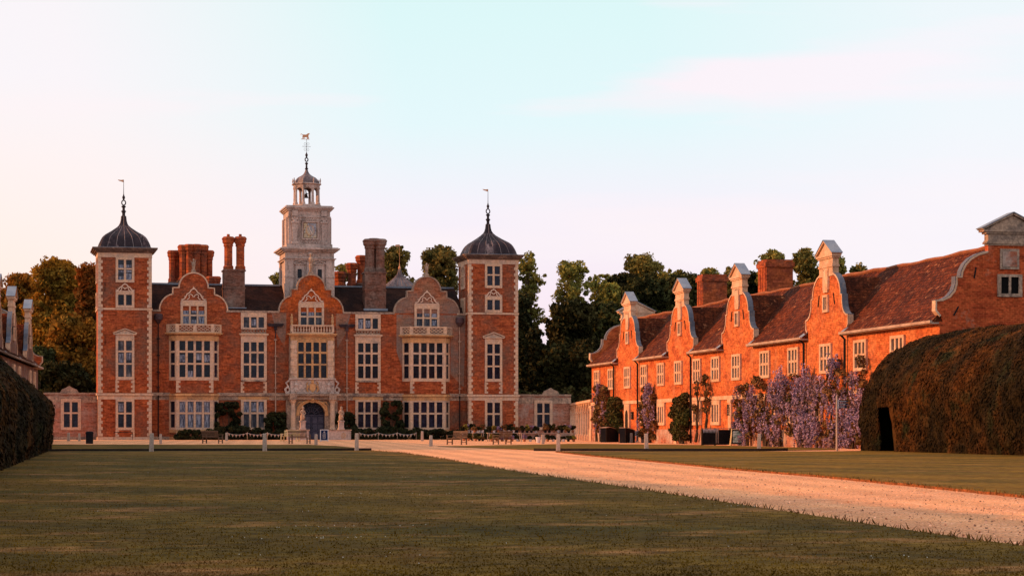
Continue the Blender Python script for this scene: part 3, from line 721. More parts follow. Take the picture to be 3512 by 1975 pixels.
for cx, mat, st, lb in ((-11.45, 'brick', 'small', 'reddish curved gable'), (0, 'brick_gold', 'tall', 'orange brick central curved gable'), (11.55, 'brick_grey', 'small', 'greyish weathered curved gable')):
    house_gable(cx, mat, 3.2 if cx else 3.1, lb, st)
    window(hall, cx, 0, COL3, [(11.24, 11.97), (12.13, 12.95)], (-1.26, 1.26), (11.05, 13.42), pane_w=.58, glass='glass_pale',
           curtain=[(0, 0, 0, 1), (2, 0, 0, 1), (0, 1, 0, .95), (2, 1, 0, .95), (1, 1, .2, .9), (1, 0, 0, .5)] if cx < -5 else ([(1, 1, .15, .85), (2, 1, 0, .5), (2, 0, .1, .8)] if cx > 5 else [(1, 1, 0, 1), (0, 1, .3, .9)]))
# weathered panels around the eastern gable: lime-grey washed brickwork, a real skin on the wall
b = MB(); b.prism([(8.5, 12.38), (8.5, 8.7), (9.0, 7.2), (9.2, 5.2), (9.35, 5.2), (9.35, 10.2), (13.95, 10.2), (13.95, 6.5), (15.3, 5.2), (15.5, 12.38)], -.012, 0); b.build('weathered_skin', 'brick_grey', hall)
b = MB(); b.prism([(-3.9, 12.38), (-3.4, 10.4), (-2.6, 9.0), (-2.45, 10.9), (-2.45, 12.38)][::-1], -.012, 0); b.prism([(2.45, 12.38), (2.45, 10.9), (2.6, 9.0), (3.4, 10.4), (3.9, 12.38)][::-1], -.0125, 0); b.build('weathered_skin', 'brick_grey', hall)

# ---- two-storey bays under the outer gables
def bay(cx, mat_apron='brick', cur=False):
    wo_, wi, d = 2.40, 1.76, .95
    foot = [(cx - wo_, 0.05), (cx - wi, -d), (cx + wi, -d), (cx + wo_, 0.05)]
    core = [(cx - wo_ + .1, 0.05), (cx - wi + .05, -d + .16), (cx + wi - .05, -d + .16), (cx + wo_ - .1, 0.05)]
    b = MB(); b.extrude(foot, .0, .98); b.extrude(foot, 3.78, 5.9); b.extrude(foot, 9.55, 10.1); b.extrude(core, .9, 9.6)
    bb = b.build('bay', 'brick', hall)
    s = MB()
    def ring(o, z0, z1): s.extrude([(cx - wo_ - o, 0.05), (cx - wi - o * .6, -d - o), (cx + wi + o * .6, -d - o), (cx + wo_ + o, 0.05)], z0, z1)
    ring(.03, 3.84, 4.22); ring(.16, 4.24, 4.46); ring(.05, 9.56, 10.05); ring(.24, 10.12, 10.22); ring(.42, 10.22, 10.34); ring(.04, .70, .98); ring(.05, -.3, .3)
    s.build('bay_mouldings', 'stone_ochre', bb)
    q = MB()
    for sx in (-1, 1): quoins(q, cx + sx * (wi + .03), -sx, -d, 4.56, 5.74, .42, .24, .23, .035, .2); quoins(q, cx + sx * (wi + .03), -sx, -d, .3, .72, .42, .24, .21, .035, .2)
    q.build('bay_quoins', 'stone', bb)
    cols = [-1.18, -.395, .395, 1.18]
    for rows, fz in (([(1.19, 2.48), (2.66, 3.70)], (.98, 3.86)), ([(6.05, 7.25), (7.42, 8.40), (8.60, 9.54)], (5.74, 9.62))):
        low = fz[0] < 2
        lc = [(c_, r_, 0, 1) for c_ in range(4) for r_ in range(2)] if (low and cur) else ([(0, 1, .1, .8), (3, 1, .1, .8), (2, 1, .3, .9), (1, 0, 0, .5)] if cur else None)
        window(bb, cx, -d + .1, cols, rows, (-wi, wi), fz, pane_w=.57, mat='stone' if not low else 'stone', curtain=lc)
        for sx in (-1, 1):      # canted side light
            A = Vector((cx + sx * wi, -d, 0)); B = Vector((cx + sx * wo_, 0.05, 0)); mid = (A + B) / 2; L = (B - A).length
            ang = math.atan2((B - A).y, (B - A).x) if sx > 0 else math.atan2((A - B).y, (A - B).x)
            T = Matrix.Translation(mid) @ Matrix.Rotation(ang, 4, 'Z')
            window(bb, 0, .1, [0], rows, (-L / 2, L / 2), fz, pane_w=L - .44, T=T)
    # pierced parapet above the bay
    p = MB(); z0, z1 = 10.34, 11.14
    def run(T, L, piers):
        p.M = T; p.box(-L / 2, L / 2, -.14, .06, z0, z0 + .11); p.box(-L / 2, L / 2, -.15, .07, z1 - .11, z1)
        for x in piers: p.box(x - .17, x + .17, -.16, .08, z0, z1 + .02)
        n = max(1, round(L / .40)); st = L / n
        for i in range(n):
            x = -L / 2 + st * i
            zz = (z1 - .12 - z0 - .14) / 2
            for j in range(2):
                a = z0 + .14 + j * zz
                p.ribbon([(x, a), (x + st, a + zz)], .05, -.09, -.03); p.ribbon([(x, a + zz), (x + st, a)], .05, -.091, -.031)
        p.M = None
    run(Matrix.Translation((cx, -d - .1, 0)), 2 * wi + .1, (-wi + .06, 0, wi - .06))
    for sx in (-1, 1):
        A = Vector((cx + sx * (wi + .05), -d - .1, 0)); B = Vector((cx + sx * (wo_ + .1), 0.0, 0)); L = (B - A).length
        ang = math.atan2((B - A).y, (B - A).x) if sx > 0 else math.atan2((A - B).y, (A - B).x)
        run(Matrix.Translation((A + B) / 2) @ Matrix.Rotation(ang, 4, 'Z'), L, (sx * L * .4,))
    p.build('pierced_parapet', 'stone', bb)
    return bb
bay(-11.42, cur=True); bay(11.48)

# ---- windows between bays
for sx in (-1, 1):
    cx = sx * 5.63; W3 = [-.72, 0, .72]
    window(hall, cx, 0, W3, [(10.92, 11.94)], (-1.26, 1.26), (10.80, 12.36), pane_w=.54, glass='glass_pale' if sx < 0 else 'glass', curtain=[(0, 0, .0, .9), (1, 0, .1, .8)] if sx > 0 else [(1, 0, .2, .8)])
    # fretted stone panel under it
    b = MB(); b.box(cx - 1.22, cx + 1.22, -.12, 0, 10.36, 10.45); b.box(cx - 1.22, cx + 1.22, -.12, 0, 10.72, 10.80)
    for i in range(8):
        x = cx - 1.05 + i * .3; b.torus((x, -.06, 10.585), .115, .035, 10)
    b.build('fretted_panel', 'stone_dirty_shaded', hall)
    b = MB(); b.box(cx - 1.42, cx + 1.42, -.28, 0, 10.2, 10.34); b.box(cx - 1.32, cx + 1.32, -.18, 0, 10.1, 10.2); b.build('window_cornice', 'stone', hall)
    window(hall, cx, 0, W3, [(6.05, 7.24), (7.43, 8.4), (8.6, 9.5)], (-1.26, 1.26), (5.78, 10.1), pane_w=.54)
    b = MB(); b.box(cx - 1.16, cx + 1.16, -.2, 0, 5.66, 5.80); b.build('window_sill', 'stone_dirty_shaded', hall)
    apron(hall, cx, 0, 1.27, 4.56, 5.66)
    window(hall, cx, 0, W3, [(1.19, 2.5), (2.68, 3.72)], (-1.26, 1.26), (.98, 3.90), pane_w=.54, mat='stone', glass='glass_pale' if sx < 0 else 'glass', curtain=[(0, 1, 0, 1), (2, 1, 0, 1), (1, 1, .1, .9)] if sx < 0 else None)
    b = MB(); b.box(cx - 1.5, cx + 1.5, -.09, 0, 3.9, 4.2); b.build('ground_floor_lintel', 'stone_ochre', hall)
    # rainwater pipes with wide lead hoppers
    for xx, hz, wide in ((sx * 3.52, 11.1, True), (sx * 14.85, 11.75, False)):
        b = MB(); top = 9.9 if wide else 11.7
        b.tube([(xx, -.16, 4.55), (xx, -.16, top)], .05, 7)
        for z in (5.0, 6.5, 8.1, 9.7): b.box(xx - .14, xx + .14, -.24, 0, z, z + .1)
        pp = b.build('drainpipe', 'pipe_pale' if wide or sx > 0 else 'iron', hall)
        h = MB()
        if wide:
            h.box(xx - .78, xx + .78, -.34, 0, 11.18, 11.34); h.box(xx - .68, xx + .68, -.28, 0, 11.04, 11.18); h.box(xx - .14, xx + .14, -.22, 0, 10.7, 11.04); h.tube([(xx, -.16, 9.8), (xx, -.16, 10.8)], .05, 6)
        else: h.lathe([(.1, 11.2), (.28, 11.45), (.42, 11.6), (.44, 12.0), (.36, 12.15)], xx, -.25, 8)
        h.build('hopper', 'lead', pp)
        lo = MB(); lo.tube([(xx, -.22, .3), (xx, -.22, 4.3)], .06, 7); lo.build('lower_pipe', 'pipe_pale' if wide else 'iron', pp)

# ---- frontispiece: porch, carved apron, oriel
d = .8
b = MB(); b.box(-2.2, 2.2, -d, .05, 3.9, 10.12); b.box(-2.5, -1.6, -d + .05, .05, -.2, 3.92); b.box(1.6, 2.5, -d + .05, .05, -.2, 3.92)
# head of the arch
arc = [(1.27 * math.cos(R(180 - 10 * k)), 2.45 + 1.24 * math.sin(R(10 * k))) for k in range(19)]
for i in range(18):
    (xa, za), (xb, zb) = arc[i], arc[i + 1]; b.prism([(xa, za), (xb, zb), (xb, 3.92), (xa, 3.92)][::-1], -d + .06, -.15)
b.box(-1.62, -1.26, -d + .055, -.02, -.2, 3.915); b.box(1.26, 1.62, -d + .055, -.02, -.2, 3.915)
fr = b.build('frontispiece', 'stone_dirty_shaded', hall); fr['label'] = 'carved stone entrance front with arched doorway'  # darker stone puts the recess shade behind the columns into colour
b = MB(); b.ribbon(arc, .30, -d - .06, -d + .1); b.box(-1.60, -1.24, -d - .07, -d + .1, 2.34, 2.5); b.box(1.24, 1.60, -d - .07, -d + .1, 2.34, 2.5); b.build('arch_moulding', 'stone_ochre', fr)
b = MB()     # columns
for s in (-1, 1):
    b.lathe([(.36, 0), (.36, .95), (.30, 1.0), (.30, 1.1), (.24, 1.18), (.25, 2.2), (.21, 3.5), (.25, 3.55), (.25, 3.62), (.33, 3.76), (.33, 3.9)], s * 1.93, -d - .32, 12)
    b.box(s * 1.93 - .40, s * 1.93 + .40, -d - .72, -d, -.1, .95)
b.build('porch_column', 'stone', fr)
b = MB(); b.box(-2.45, 2.45, -d - .30, -d, 3.92, 4.18); b.box(-2.6, 2.6, -d - .45, -d, 4.18, 4.30); b.box(-2.72, 2.72, -d - .6, -d, 4.30, 4.46)
for s in (-1, 1): b.box(s * 1.93 - .36, s * 1.93 + .36, -d - .72, -d, 3.9, 4.5)
b.build('entablature', 'stone_dirty_shaded', fr)
b = MB()     # spandrel carving: reclining relief forms and keystone
for s in (-1, 1):
    b.tube([(s * 1.5, -d - .02, 2.75), (s * 1.38, -d - .06, 3.2), (s * 1.05, -d - .1, 3.55), (s * .5, -d - .08, 3.78)], [.05, .11, .12, .07], 6)
    b.tube([(s * 1.0, -d - .05, 3.7), (s * 1.35, -d - .08, 3.65), (s * 1.55, -d - .03, 3.35)], [.05, .09, .05], 6)
b.prism([(-.16, 3.6), (.16, 3.6), (.26, 4.0), (-.26, 4.0)], -d - .2, -d)
b.lathe([(.06, 3.72), (.22, 3.86), (.2, 4.02), (.04, 4.14)], 0, -d - .2, 8); b.build('spandrel_carving', 'stone_ochre', fr)
# door and fanlight, deep in the arch
b = MB(); b.box(-1.26, 1.26, -.16, -.06, 0, 2.38); dr = b.build('door', 'door', fr)
q = MB()
for s in (-1, 1):
    for z0, z1 in ((.15, .75), (.9, 1.5), (1.65, 2.25)):
        for x0, x1 in ((.1, .58), (.68, 1.16)):
            q.box(s * x0, s * x1, -.175, -.155, z0, z1)
    for z in (.80, 1.56): q.box(s * .04, s * 1.22, -.19, -.15, z, z + .05)
q.box(-.02, .02, -.2, -.15, 0, 2.38); q.build('door_panels', 'door_panel', dr)
q = MB()
for x in (-.10, .10): q.lathe([(.03, 1.1), (.05, 1.15), (.03, 1.2)], x, -.22, 8)
q.build('door_handle', 'iron', dr)
b = MB(); pts = [(1.26 * math.cos(R(180 - 12 * k)), 2.40 + 1.24 * math.sin(R(12 * k))) for k in range(16)]; b.prism(pts[::-1], -.12, -.08); fl = b.build('fanlight', 'glass', fr)
b = MB()
for k in range(1, 8):
    a = R(22.5 * k); b.tube([(.34 * math.cos(a), -.15, 2.4 + .34 * math.sin(a)), (1.2 * math.cos(a), -.15, 2.4 + 1.18 * math.sin(a))], .028, 4)
for r in (.34, .78): b.tube([(r * math.cos(R(15 * k)), -.15, 2.4 + r * math.sin(R(15 * k))), ][0:0] + [(r * math.cos(R(15 * k)), -.15, 2.4 + r * math.sin(R(15 * k))) for k in range(13)], .028, 4)
b.box(-1.26, 1.26, -.2, -.07, 2.36, 2.44); b.build('fanlight_bars', 'door', fl) if False else b.build('fanlight_bars', 'door_panel', fr)
# carved apron with shield
b = MB(); b.box(-2.15, 2.15, -d - .14, -d + .02, 4.5, 5.86); b.box(-2.3, 2.3, -d - .28, -d, 5.86, 6.0)
for s in (-1, 1):
    b.ribbon([(s * 2.15, 5.8), (s * 2.5, 5.5), (s * 2.28, 5.2), (s * 2.62, 4.9), (s * 2.5, 4.6), (s * 2.2, 4.6)][::s], .16, -d - .12, -d + .05)
    b.torus((s * 2.42, -d - .06, 4.85), .2, .09, 10)
    b.lathe([(.14, 4.62), (.22, 4.85), (.16, 5.1), (.22, 5.35), (.10, 5.55), (.12, 5.7)], s * 1.62, -d - .16, 8)
    b.torus((s * 1.08, -d - .12, 5.15), .27, .05, 12)
ap = b.build('carved_apron', 'stone_grey', fr)
b = MB(); b.prism([(-.30, 5.45), (.30, 5.45), (.30, 4.95), (0, 4.62), (-.30, 4.95)][::-1], -d - .26, -d - .1)
for s in (-1, 1):
    b.tube([(s * .42, -d - .2, 4.66), (s * .56, -d - .22, 4.95), (s * .46, -d - .24, 5.25), (s * .56, -d - .2, 5.5), (s * .40, -d - .2, 5.66)], [.05, .1, .12, .07, .05], 6)
b.lathe([(.1, 5.48), (.16, 5.6), (.12, 5.75), (.17, 5.84)], 0, -d - .2, 8); b.build('coat_of_arms', 'stone_ochre', ap)
# oriel window with blocked piers
COL4 = [-1.12, -.375, .375, 1.12]
ow = window(fr, 0, -d - .02, COL4, [(6.05, 7.25), (7.43, 8.4), (8.6, 9.5)], (-1.48, 1.48), (6.0, 9.62), pane_w=.55, mat='stone_ochre')
b = MB()
for s in (-1, 1):
    for i in range(9): b.box(s * 1.50, s * (2.14 if i % 2 else 2.06), -d - (.16 if i % 2 else .12), -d + .02, 6.0 + i * .41, 6.41 + i * .41 - .012)
b.build('blocked_piers', 'stone', fr)
b = MB(); b.box(-2.14, 2.14, -d - .1, -d + .02, 9.64, 10.12); b.box(-2.3, 2.3, -d - .3, -d, 10.12, 10.24); b.box(-2.42, 2.42, -d - .42, 0, 10.24, 10.36)
for i in range(11): b.torus((-1.6 + i * .32, -d - .11, 9.88), .10, .035, 8)
b.build('oriel_cornice', 'stone_ochre', fr)
b = MB(); z0, z1 = 10.36, 11.2
b.box(-2.05, 2.05, -d - .28, -d - .02, z0, z0 + .14); b.box(-2.08, 2.08, -d - .30, -d, z1 - .13, z1)
for x in (-2.0, 0, 2.0): b.box(x - .12, x + .12, -d - .27, -d - .03, z0 + .14, z1 - .13)
for s in (-1, 1):
    b.box(s * 2.08, s * 1.96, -d, 0, z0, z1 - .01)
    for i in range(6): b.lathe([(.05, z0 + .14), (.09, z0 + .28), (.10, z0 + .36), (.045, z0 + .5), (.075, z0 + .62), (.06, z1 - .13)], s * (.30 + i * .28), -d - .15, 7)
b.build('balustrade', 'stone', fr)
b = MB()
for s in (-1, 1): b.lathe([(.14, z1), (.09, z1 + .12), (.15, z1 + .3), (.11, z1 + .55), (.14, z1 + .75), (.06, z1 + .86), (.09, z1 + .98), (.02, z1 + 1.08)], s * 2.0, -d + .1, 8)
b.build('balcony_figure', 'stone_ochre', fr)

# ---- roofs
b = MB(); b.add([(-15.5, .35, 12.3), (15.5, .35, 12.3), (15.5, 5.6, 15.42), (-15.5, 5.6, 15.42), (-15.5, 13.6, 12.3), (15.5, 13.6, 12.3)], [(0, 1, 2, 3), (3, 2, 5, 4), (0, 3, 4), (1, 5, 2)])
rf = b.build('roof', 'roof_hall', hall)
b = MB(); b.box(-15.4, -2.4, 5.45, 5.75, 15.36, 15.52); b.box(2.4, 15.4, 5.45, 5.75, 15.36, 15.52); b.build('ridge_flashing', 'lead_pale', rf)
for cx in (-11.45, 0, 11.55):     # cross roofs behind the gables
    b = MB(); b.add([(cx - 2.9, .45, 12.4), (cx + 2.9, .45, 12.4), (cx, .45, 14.9), (cx - 2.9, 5.2, 12.4), (cx + 2.9, 5.2, 12.4), (cx, 4.9, 14.9)], [(0, 2, 5, 3), (1, 4, 5, 2), (0, 1, 2)]); b.build('gable_roof', 'roof_hall', hall)
# small distant turret cupola
b = MB(); u, z = Hp(1371, 985, 20); b.box(u - 1.5, u + 1.5, 18.6, 21.6, 10, z); tt = b.build('rear_turret', 'brick', hall)
k = (YW + 20) / F
ogee_dome(tt, u, 20.1, z, [(1.0, 0), (.88, .22), (.70, .5), (.48, .78), (.30, 1.05), (.18, 1.35), (.11, 1.65), (.07, 1.95)], 1.62, mat='lead_light')
b = MB(); b.lathe([(.09, z + 1.9), (.15, z + 2.1), (.06, z + 2.3), (.018, z + 2.7), (.014, z + 4.65)], u, 20.1, 8); b.prism([(u, z + 4.4), (u, z + 4.65), (u - .45, z + 4.62), (u - .45, z + 4.42)], 20.09, 20.11); b.build('weather_vane', 'gilt', tt)

# ---- chimneys
def flue(b, u, y, r, z0, z1, seg=8):
    b.lathe([(r * 1.25, z0), (r * 1.25, z0 + .3), (r, z0 + .42), (r, z1 - 1.0), (r * 1.18, z1 - .92), (r * 1.12, z1 - .75), (r * 1.45, z1 - .55), (r * 1.45, z1 - .35), (r * 1.62, z1 - .22), (r * 1.45, z1 - .1), (r * 1.2, z1)], u, y, seg, PI / 8)
def chimney(name, flues, base, y, mat_f='brick_flue', mat_b='brick_sooty_shaded', flash=None, label=None, pots=False):
    b = MB(); x0, _ = Hp(base[0], 0, y); x1, _ = Hp(base[1], 0, y); _, zt = Hp(base[0], base[2], y); zb = 12.4
    b.box(x0, x1, y, y + 1.7, zb, zt); b.box(x0 - .1, x1 + .1, y - .1, y + 1.8, zt - .2, zt - .08); b.box(x0 - .06, x1 + .06, y - .06, y + 1.76, zt - 1.9, zt - 1.8)
    o = b.build('chimney', mat_b, hall)
    if label: o['label'] = label
    for (px, r, top, dy) in flues:
        f = MB(); u, z1 = Hp(px, top, y + .8 + dy); flue(f, u, y + .8 + dy, r, zt - .02, z1)
        if pots: f.lathe([(.16, z1 - .05), (.14, z1 + .25)], u, y + .8 + dy, 8)
        f.build('flue', mat_f, o)
    if flash:
        f = MB(); f.box(x0 - .15, x1 + .15, y - .12, y + .3, *flash); f.build('flashing', 'lead_pale', o)
chimney('b', [(783, .42, 812, 0), (824, .42, 812, 0)], (768, 840, 922), 1.4, flash=(12.5, 12.95), pots=True, label='tall twin-flue stack west of the clock tower')
chimney('c', [(1268, .47, 820, 0), (1303, .47, 820, 0), (1283, .45, 818, .9)], (1252, 1324, 930), 1.3, mat_f='brick_sooty_shaded', flash=(12.55, 13.0), label='tall grey-brown stack east of the clock tower')
chimney('a', [(628, .38, 840, 0), (650, .38, 838, -.3), (674, .38, 838, -.3), (697, .38, 840, 0), (640, .38, 842, .8), (686, .38, 842, .8)], (612, 712, 960), 7, label='cluster of many octagonal flues')
chimney('a2', [(590, .33, 859, 0), (606, .33, 859, .5)], (580, 614, 965), 8, mat_f='brick_flue')
chimney('a3', [(717, .36, 859, 0)], (706, 730, 965), 7.6)
chimney('a4', [(722, .34, 948, 0), (741, .34, 948, 0)], (713, 752, 975), 6.0)
chimney('d1', [(1239, .42, 876, 0)], (1228, 1252, 970), 7.5)
chimney('d2', [(1207, .44, 902, 0)], (1196, 1220, 980), 7.5)
chimney('d3', [(1165, .50, 932, 0)], (1150, 1180, 982), 7.5)

# ---- clock tower
CTX, CTY = .12, 4.3
ct = MB()
def cbox(b, hx, z0, z1, dy=0, hy=None): hy = hy or hx; b.box(CTX - hx, CTX + hx, CTY - hy - dy, CTY + hy, z0, z1)
cbox(ct, 2.3, 12.4, 18.9); t = ct.build('clock_tower', 'stone_pink', hall); t['label'] = 'pale square clock tower with open bell cupola'
b = MB()
for x0, x1 in ((-2.46, -1.62), (1.62, 2.46), (-.30, .30)):
    if abs(x0) > 1: b.box(CTX + x0, CTX + x1, CTY - 2.46, CTY - 2.2, 12.4, 17.72); b.box(CTX + x0 - .05, CTX + x1 + .05, CTY - 2.52, CTY - 2.2, 16.02, 16.14); b.box(CTX + x0 - .08, CTX + x1 + .08, CTY - 2.56, CTY - 2.2, 13.3, 13.45)
    else: b.box(CTX + x0, CTX + x1, CTY - 2.40, CTY - 2.2, 15.2, 17.72)
for sx in (-1, 1):
    for y0_, y1_ in ((-2.46, -1.62), (1.62, 2.46)): b.box(CTX + sx * 2.2, CTX + sx * 2.462, CTY + y0_ + .002, CTY + y1_, 12.4, 17.71)
b.build('pilasters', 'stone_pink', t)
b = MB()
for o, z0, z1 in ((2.50, 17.70, 17.86), (2.62, 17.86, 17.94), (2.42, 17.94, 18.52), (2.60, 18.52, 18.64), (2.78, 18.64, 18.78), (2.95, 18.78, 18.92), (2.80, 18.92, 18.99)): cbox(b, o, z0, z1)
for sx in (-1, 1): b.torus((CTX + sx * .95, CTY - 2.43, 18.24), .17, .08, 10)
b.lathe([(.10, 17.6), (.2, 17.8), (.17, 18.1), (.27, 18.3), (.2, 18.5)], CTX, CTY - 2.5, 8); b.build('cornice', 'stone_pink', t)
for sx in (-1, 1):
    window(t, CTX + sx * 1.0, CTY - 2.3, [0], [(13.6, 15.75), (15.95, 16.85)], (-.42, .42), (13.3, 17.3), pane_w=.42, mat='stone_pink')
    b = MB(); x = CTX + sx * 1.0; y = CTY - 2.45; b.box(x - .56, x + .56, y - .06, y + .2, 17.3, 17.38); b.ribbon([(x - .60, 17.38), (x, 17.62)], .07, y - .06, y + .2); b.ribbon([(x, 17.62), (x + .60, 17.38)], .07, y - .061, y + .2); b.build('window_pediment', 'stone_pink', t)
# clock stage
b = MB(); cbox(b, 2.08, 18.97, 22.9); st = b.build('clock_stage', 'stone_pink', t)
b = MB()
cbox(b, 2.28, 18.98, 19.35)
for o, z0, z1 in ((2.16, 22.0, 22.1), (2.2, 22.64, 22.76), (2.32, 22.76, 22.9), (2.44, 22.9, 23.02), (2.3, 23.02, 23.16)): cbox(b, o, z0, z1)
for x in (-1.46, 1.46):     # tapering pilasters
    b.prism([(CTX + x - .20, 19.6), (CTX + x + .20, 19.6), (CTX + x + .30, 21.4), (CTX + x - .30, 21.4)], CTY - 2.26, CTY - 2.05)
    b.box(CTX + x - .36, CTX + x + .36, CTY - 2.34, CTY - 2.05, 21.4, 21.6); b.box(CTX + x - .30, CTX + x + .30, CTY - 2.30, CTY - 2.05, 21.72, 22.0); b.lathe([(.24, 21.6), (.2, 21.75), (.26, 22.0)], CTX + x, CTY - 2.12, 8)
    b.box(CTX + x - .34, CTX + x + .34, CTY - 2.32, CTY - 2.05, 19.35, 19.6); b.box(CTX + x - .3, CTX + x + .3, CTY - 2.3, CTY - 2.0, 22.1, 22.64)
for sx in (-1, 1):
    for yy in (-1.46, 1.46): b.box(CTX + sx * 2.0, CTX + sx * 2.26, CTY + yy - .25, CTY + yy + .25, 19.35, 22.0)
b.build('clock_stage_pilasters', 'stone_pink', st)
b = MB(); y = CTY - 2.08; cx = CTX + .08
b.box(cx - .84, cx + .84, y - .14, y, 21.50, 21.62); b.box(cx - .84, cx + .84, y - .14, y, 19.80, 19.92); b.box(cx - .84, cx - .72, y - .12, y, 19.92, 21.5); b.box(cx + .72, cx + .84, y - .12, y, 19.92, 21.5)
for i in range(5): b.torus((cx - .64 + i * .32, y - .05, 19.62), .13, .045, 8)
for i in range(5): b.torus((cx - .48 + i * .24, y - .05, 21.86 + (.06 if i % 2 == 0 else 0)), .10, .04, 8)
b.box(cx - 1.0, cx + 1.0, y - .1, y, 21.66, 21.73); b.build('clock_frame', 'stone_pink', st)
b = MB(); b.box(cx - .80, cx + .80, y - .02, y + .01, 19.93, 21.49); b.build('clock_recess', 'stone_dirty_shaded', st)
face = material('clock_face_stone', (.30, .30, .34), .6, (.50, .38, .24), 1.1, (1, 1, .3), (.46, .56), fine=.12, fine_scale=5)
b = MB(); b.box(cx - .61, cx + .61, y - .06, y - .01, 20.0, 21.42); cf = b.build('clock_face', face, st)
b = MB()
NUM = {0: 'XII', 1: 'I', 2: 'II', 3: 'III', 4: 'IV', 5: 'V', 6: 'VI', 7: 'VII', 8: 'VIII', 9: 'IX', 10: 'X', 11: 'XI'}
for h in range(12):
    a = R(90 - 30 * h); rx = .54; mx_, mz_ = cx + rx * math.cos(a), 20.71 + .58 * math.sin(a); w = 0
    s = NUM[h]; n = len(s); 
    for i, ch in enumerate(s):
        ox = mx_ + (i - (n - 1) / 2) * .052
        if ch == 'I': b.box(ox - .009, ox + .009, y - .07, y - .06, mz_ - .06, mz_ + .06)
        else:
            for sg in ((-1, 1) if ch == 'X' else (0,)):
                if ch == 'X': b.ribbon([(ox - .022 * sg, mz_ - .06), (ox + .022 * sg, mz_ + .06)], .014, y - .07 - .0005 * sg, y - .06)
                else: b.ribbon([(ox, mz_ - .06), (ox - .02, mz_ + .06)], .014, y - .07, y - .06); b.ribbon([(ox, mz_ - .06), (ox + .022, mz_ + .06)], .014, y - .0705, y - .06)
b.build('numerals', 'wood_dark', cf)
b = MB(); b.torus((cx, y - .065, 20.71), .40, .02, 20); b.build('chapter_ring', 'gilt', cf)
b = MB()      # hands: about five o'clock
for a, L, w in ((R(90 - 152), .50, .07), (R(90 - 340), .46, .045)):
    dx, dz = math.cos(a), math.sin(a); nx, nz_ = -dz, dx
    P = [(cx - dx * .12 + nx * w / 2, 20.71 - dz * .12 + nz_ * w / 2), (cx - dx * .12 - nx * w / 2, 20.71 - dz * .12 - nz_ * w / 2), (cx + dx * L * .8 - nx * w * .7, 20.71 + dz * L * .8 - nz_ * w * .7), (cx + dx * L, 20.71 + dz * L), (cx + dx * L * .8 + nx * w * .7, 20.71 + dz * L * .8 + nz_ * w * .7)]
    b.prism(P, y - .10 - w * .1, y - .08)
b.build('clock_hands', 'white', cf)
# cupola
b = MB(); b.lathe([(1.5, 23.14), (1.5, 23.4)], CTX, CTY, 8, PI / 8)
for k in range(8):
    a = PI / 8 + k * PI / 4; x, yv = CTX + 1.22 * math.cos(a), CTY + 1.22 * math.sin(a)
    b.lathe([(.20, 23.4), (.20, 23.6), (.14, 23.68), (.12, 24.95), (.17, 25.0), (.17, 25.2)], x, yv, 8)
    a2 = PI / 8 + (k + 1) * PI / 4; x2, y2 = CTX + 1.22 * math.cos(a2), CTY + 1.22 * math.sin(a2)
    A = Vector((x, yv, 0)); B = Vector((x2, y2, 0)); L = (B - A).length; ang = math.atan2(y2 - yv, x2 - x)
    b.M = Matrix.Translation((A + B) / 2) @ Matrix.Rotation(ang, 4, 'Z')
    r = L / 2 - .11
    ar = [(-r * math.cos(R(18 * i)), 24.74 + r * 1.05 * math.sin(R(18 * i))) for i in range(11)]
    for i in range(10):
        (xa, za), (xb, zb) = ar[i], ar[i + 1]; b.prism([(xa, za), (xb, zb), (xb, 25.24), (xa, 25.24)][::-1], -.07, .07)
    b.M = None
b.lathe([(1.36, 25.2), (1.36, 25.36), (1.5, 25.42), (1.55, 25.5), (1.4, 25.56)], CTX, CTY, 8, PI / 8)
for k in range(8):
    a = PI / 8 + k * PI / 4; b.lathe([(.07, 25.5), (.04, 25.65), (.08, 25.8), (.02, 26.1)], CTX + 1.42 * math.cos(a), CTY + 1.42 * math.sin(a), 6)
cu = b.build('bell_cupola', 'stone_pink', t)
b = MB(); b.tube([(CTX - .9, CTY, 25.0), (CTX + .9, CTY, 25.0)], .05, 6); b.lathe([(.25, 24.15), (.22, 24.22), (.15, 24.38), (.12, 24.55), (.05, 24.62), (.03, 24.95)], CTX - .05, CTY, 12)
b.tube([(CTX + .22, CTY, 24.9), (CTX + .30, CTY, 24.2), (CTX + .22, CTY, 24.0)], .03, 5); b.torus((CTX + .1, CTY, 24.82), .2, .035, 12); b.build('bell', 'iron', cu)
dm = ogee_dome(cu, CTX, CTY, 25.54, [(1.0, 0), (.98, .22), (.90, .42), (.74, .62), (.52, .76), (.34, .90), (.22, 1.06), (.14, 1.25), (.11, 1.4)], 1.18, mat='lead_light', octo=True, ribs=False)
b = MB(); b.lathe([(.13, 26.85), (.11, 26.98), (.17, 27.03), (.17, 27.1), (.10, 27.16), (.09, 27.5), (.16, 27.56), (.16, 27.63), (.06, 27.72)], CTX, CTY, 8); b.torus((CTX, CTY, 27.98), .15, .06, 12)
b.lathe([(.04, 28.14), (.09, 28.28), (.14, 28.46), (.06, 28.62), (.02, 28.75), (.015, 30.05)], CTX, CTY, 8)
b.tube([(CTX - .42, CTY, 29.3), (CTX + .42, CTY, 29.3)], .018, 4); b.tube([(CTX, CTY - .42, 29.3), (CTX, CTY + .42, 29.3)], .018, 4)
for s in (-1, 1): b.torus((CTX + s * .15, CTY, 29.55), .11, .012, 8); b.torus((CTX + s * .15, CTY, 29.0), .11, .012, 8)
b.build('spire_finial', 'lead', cu)
b = MB(); z = 30.0       # beast weather vane
b.prism([(CTX - .55, z), (CTX + .3, z), (CTX + .3, z + .05), (CTX - .55, z + .05)], CTY - .02, CTY + .02)
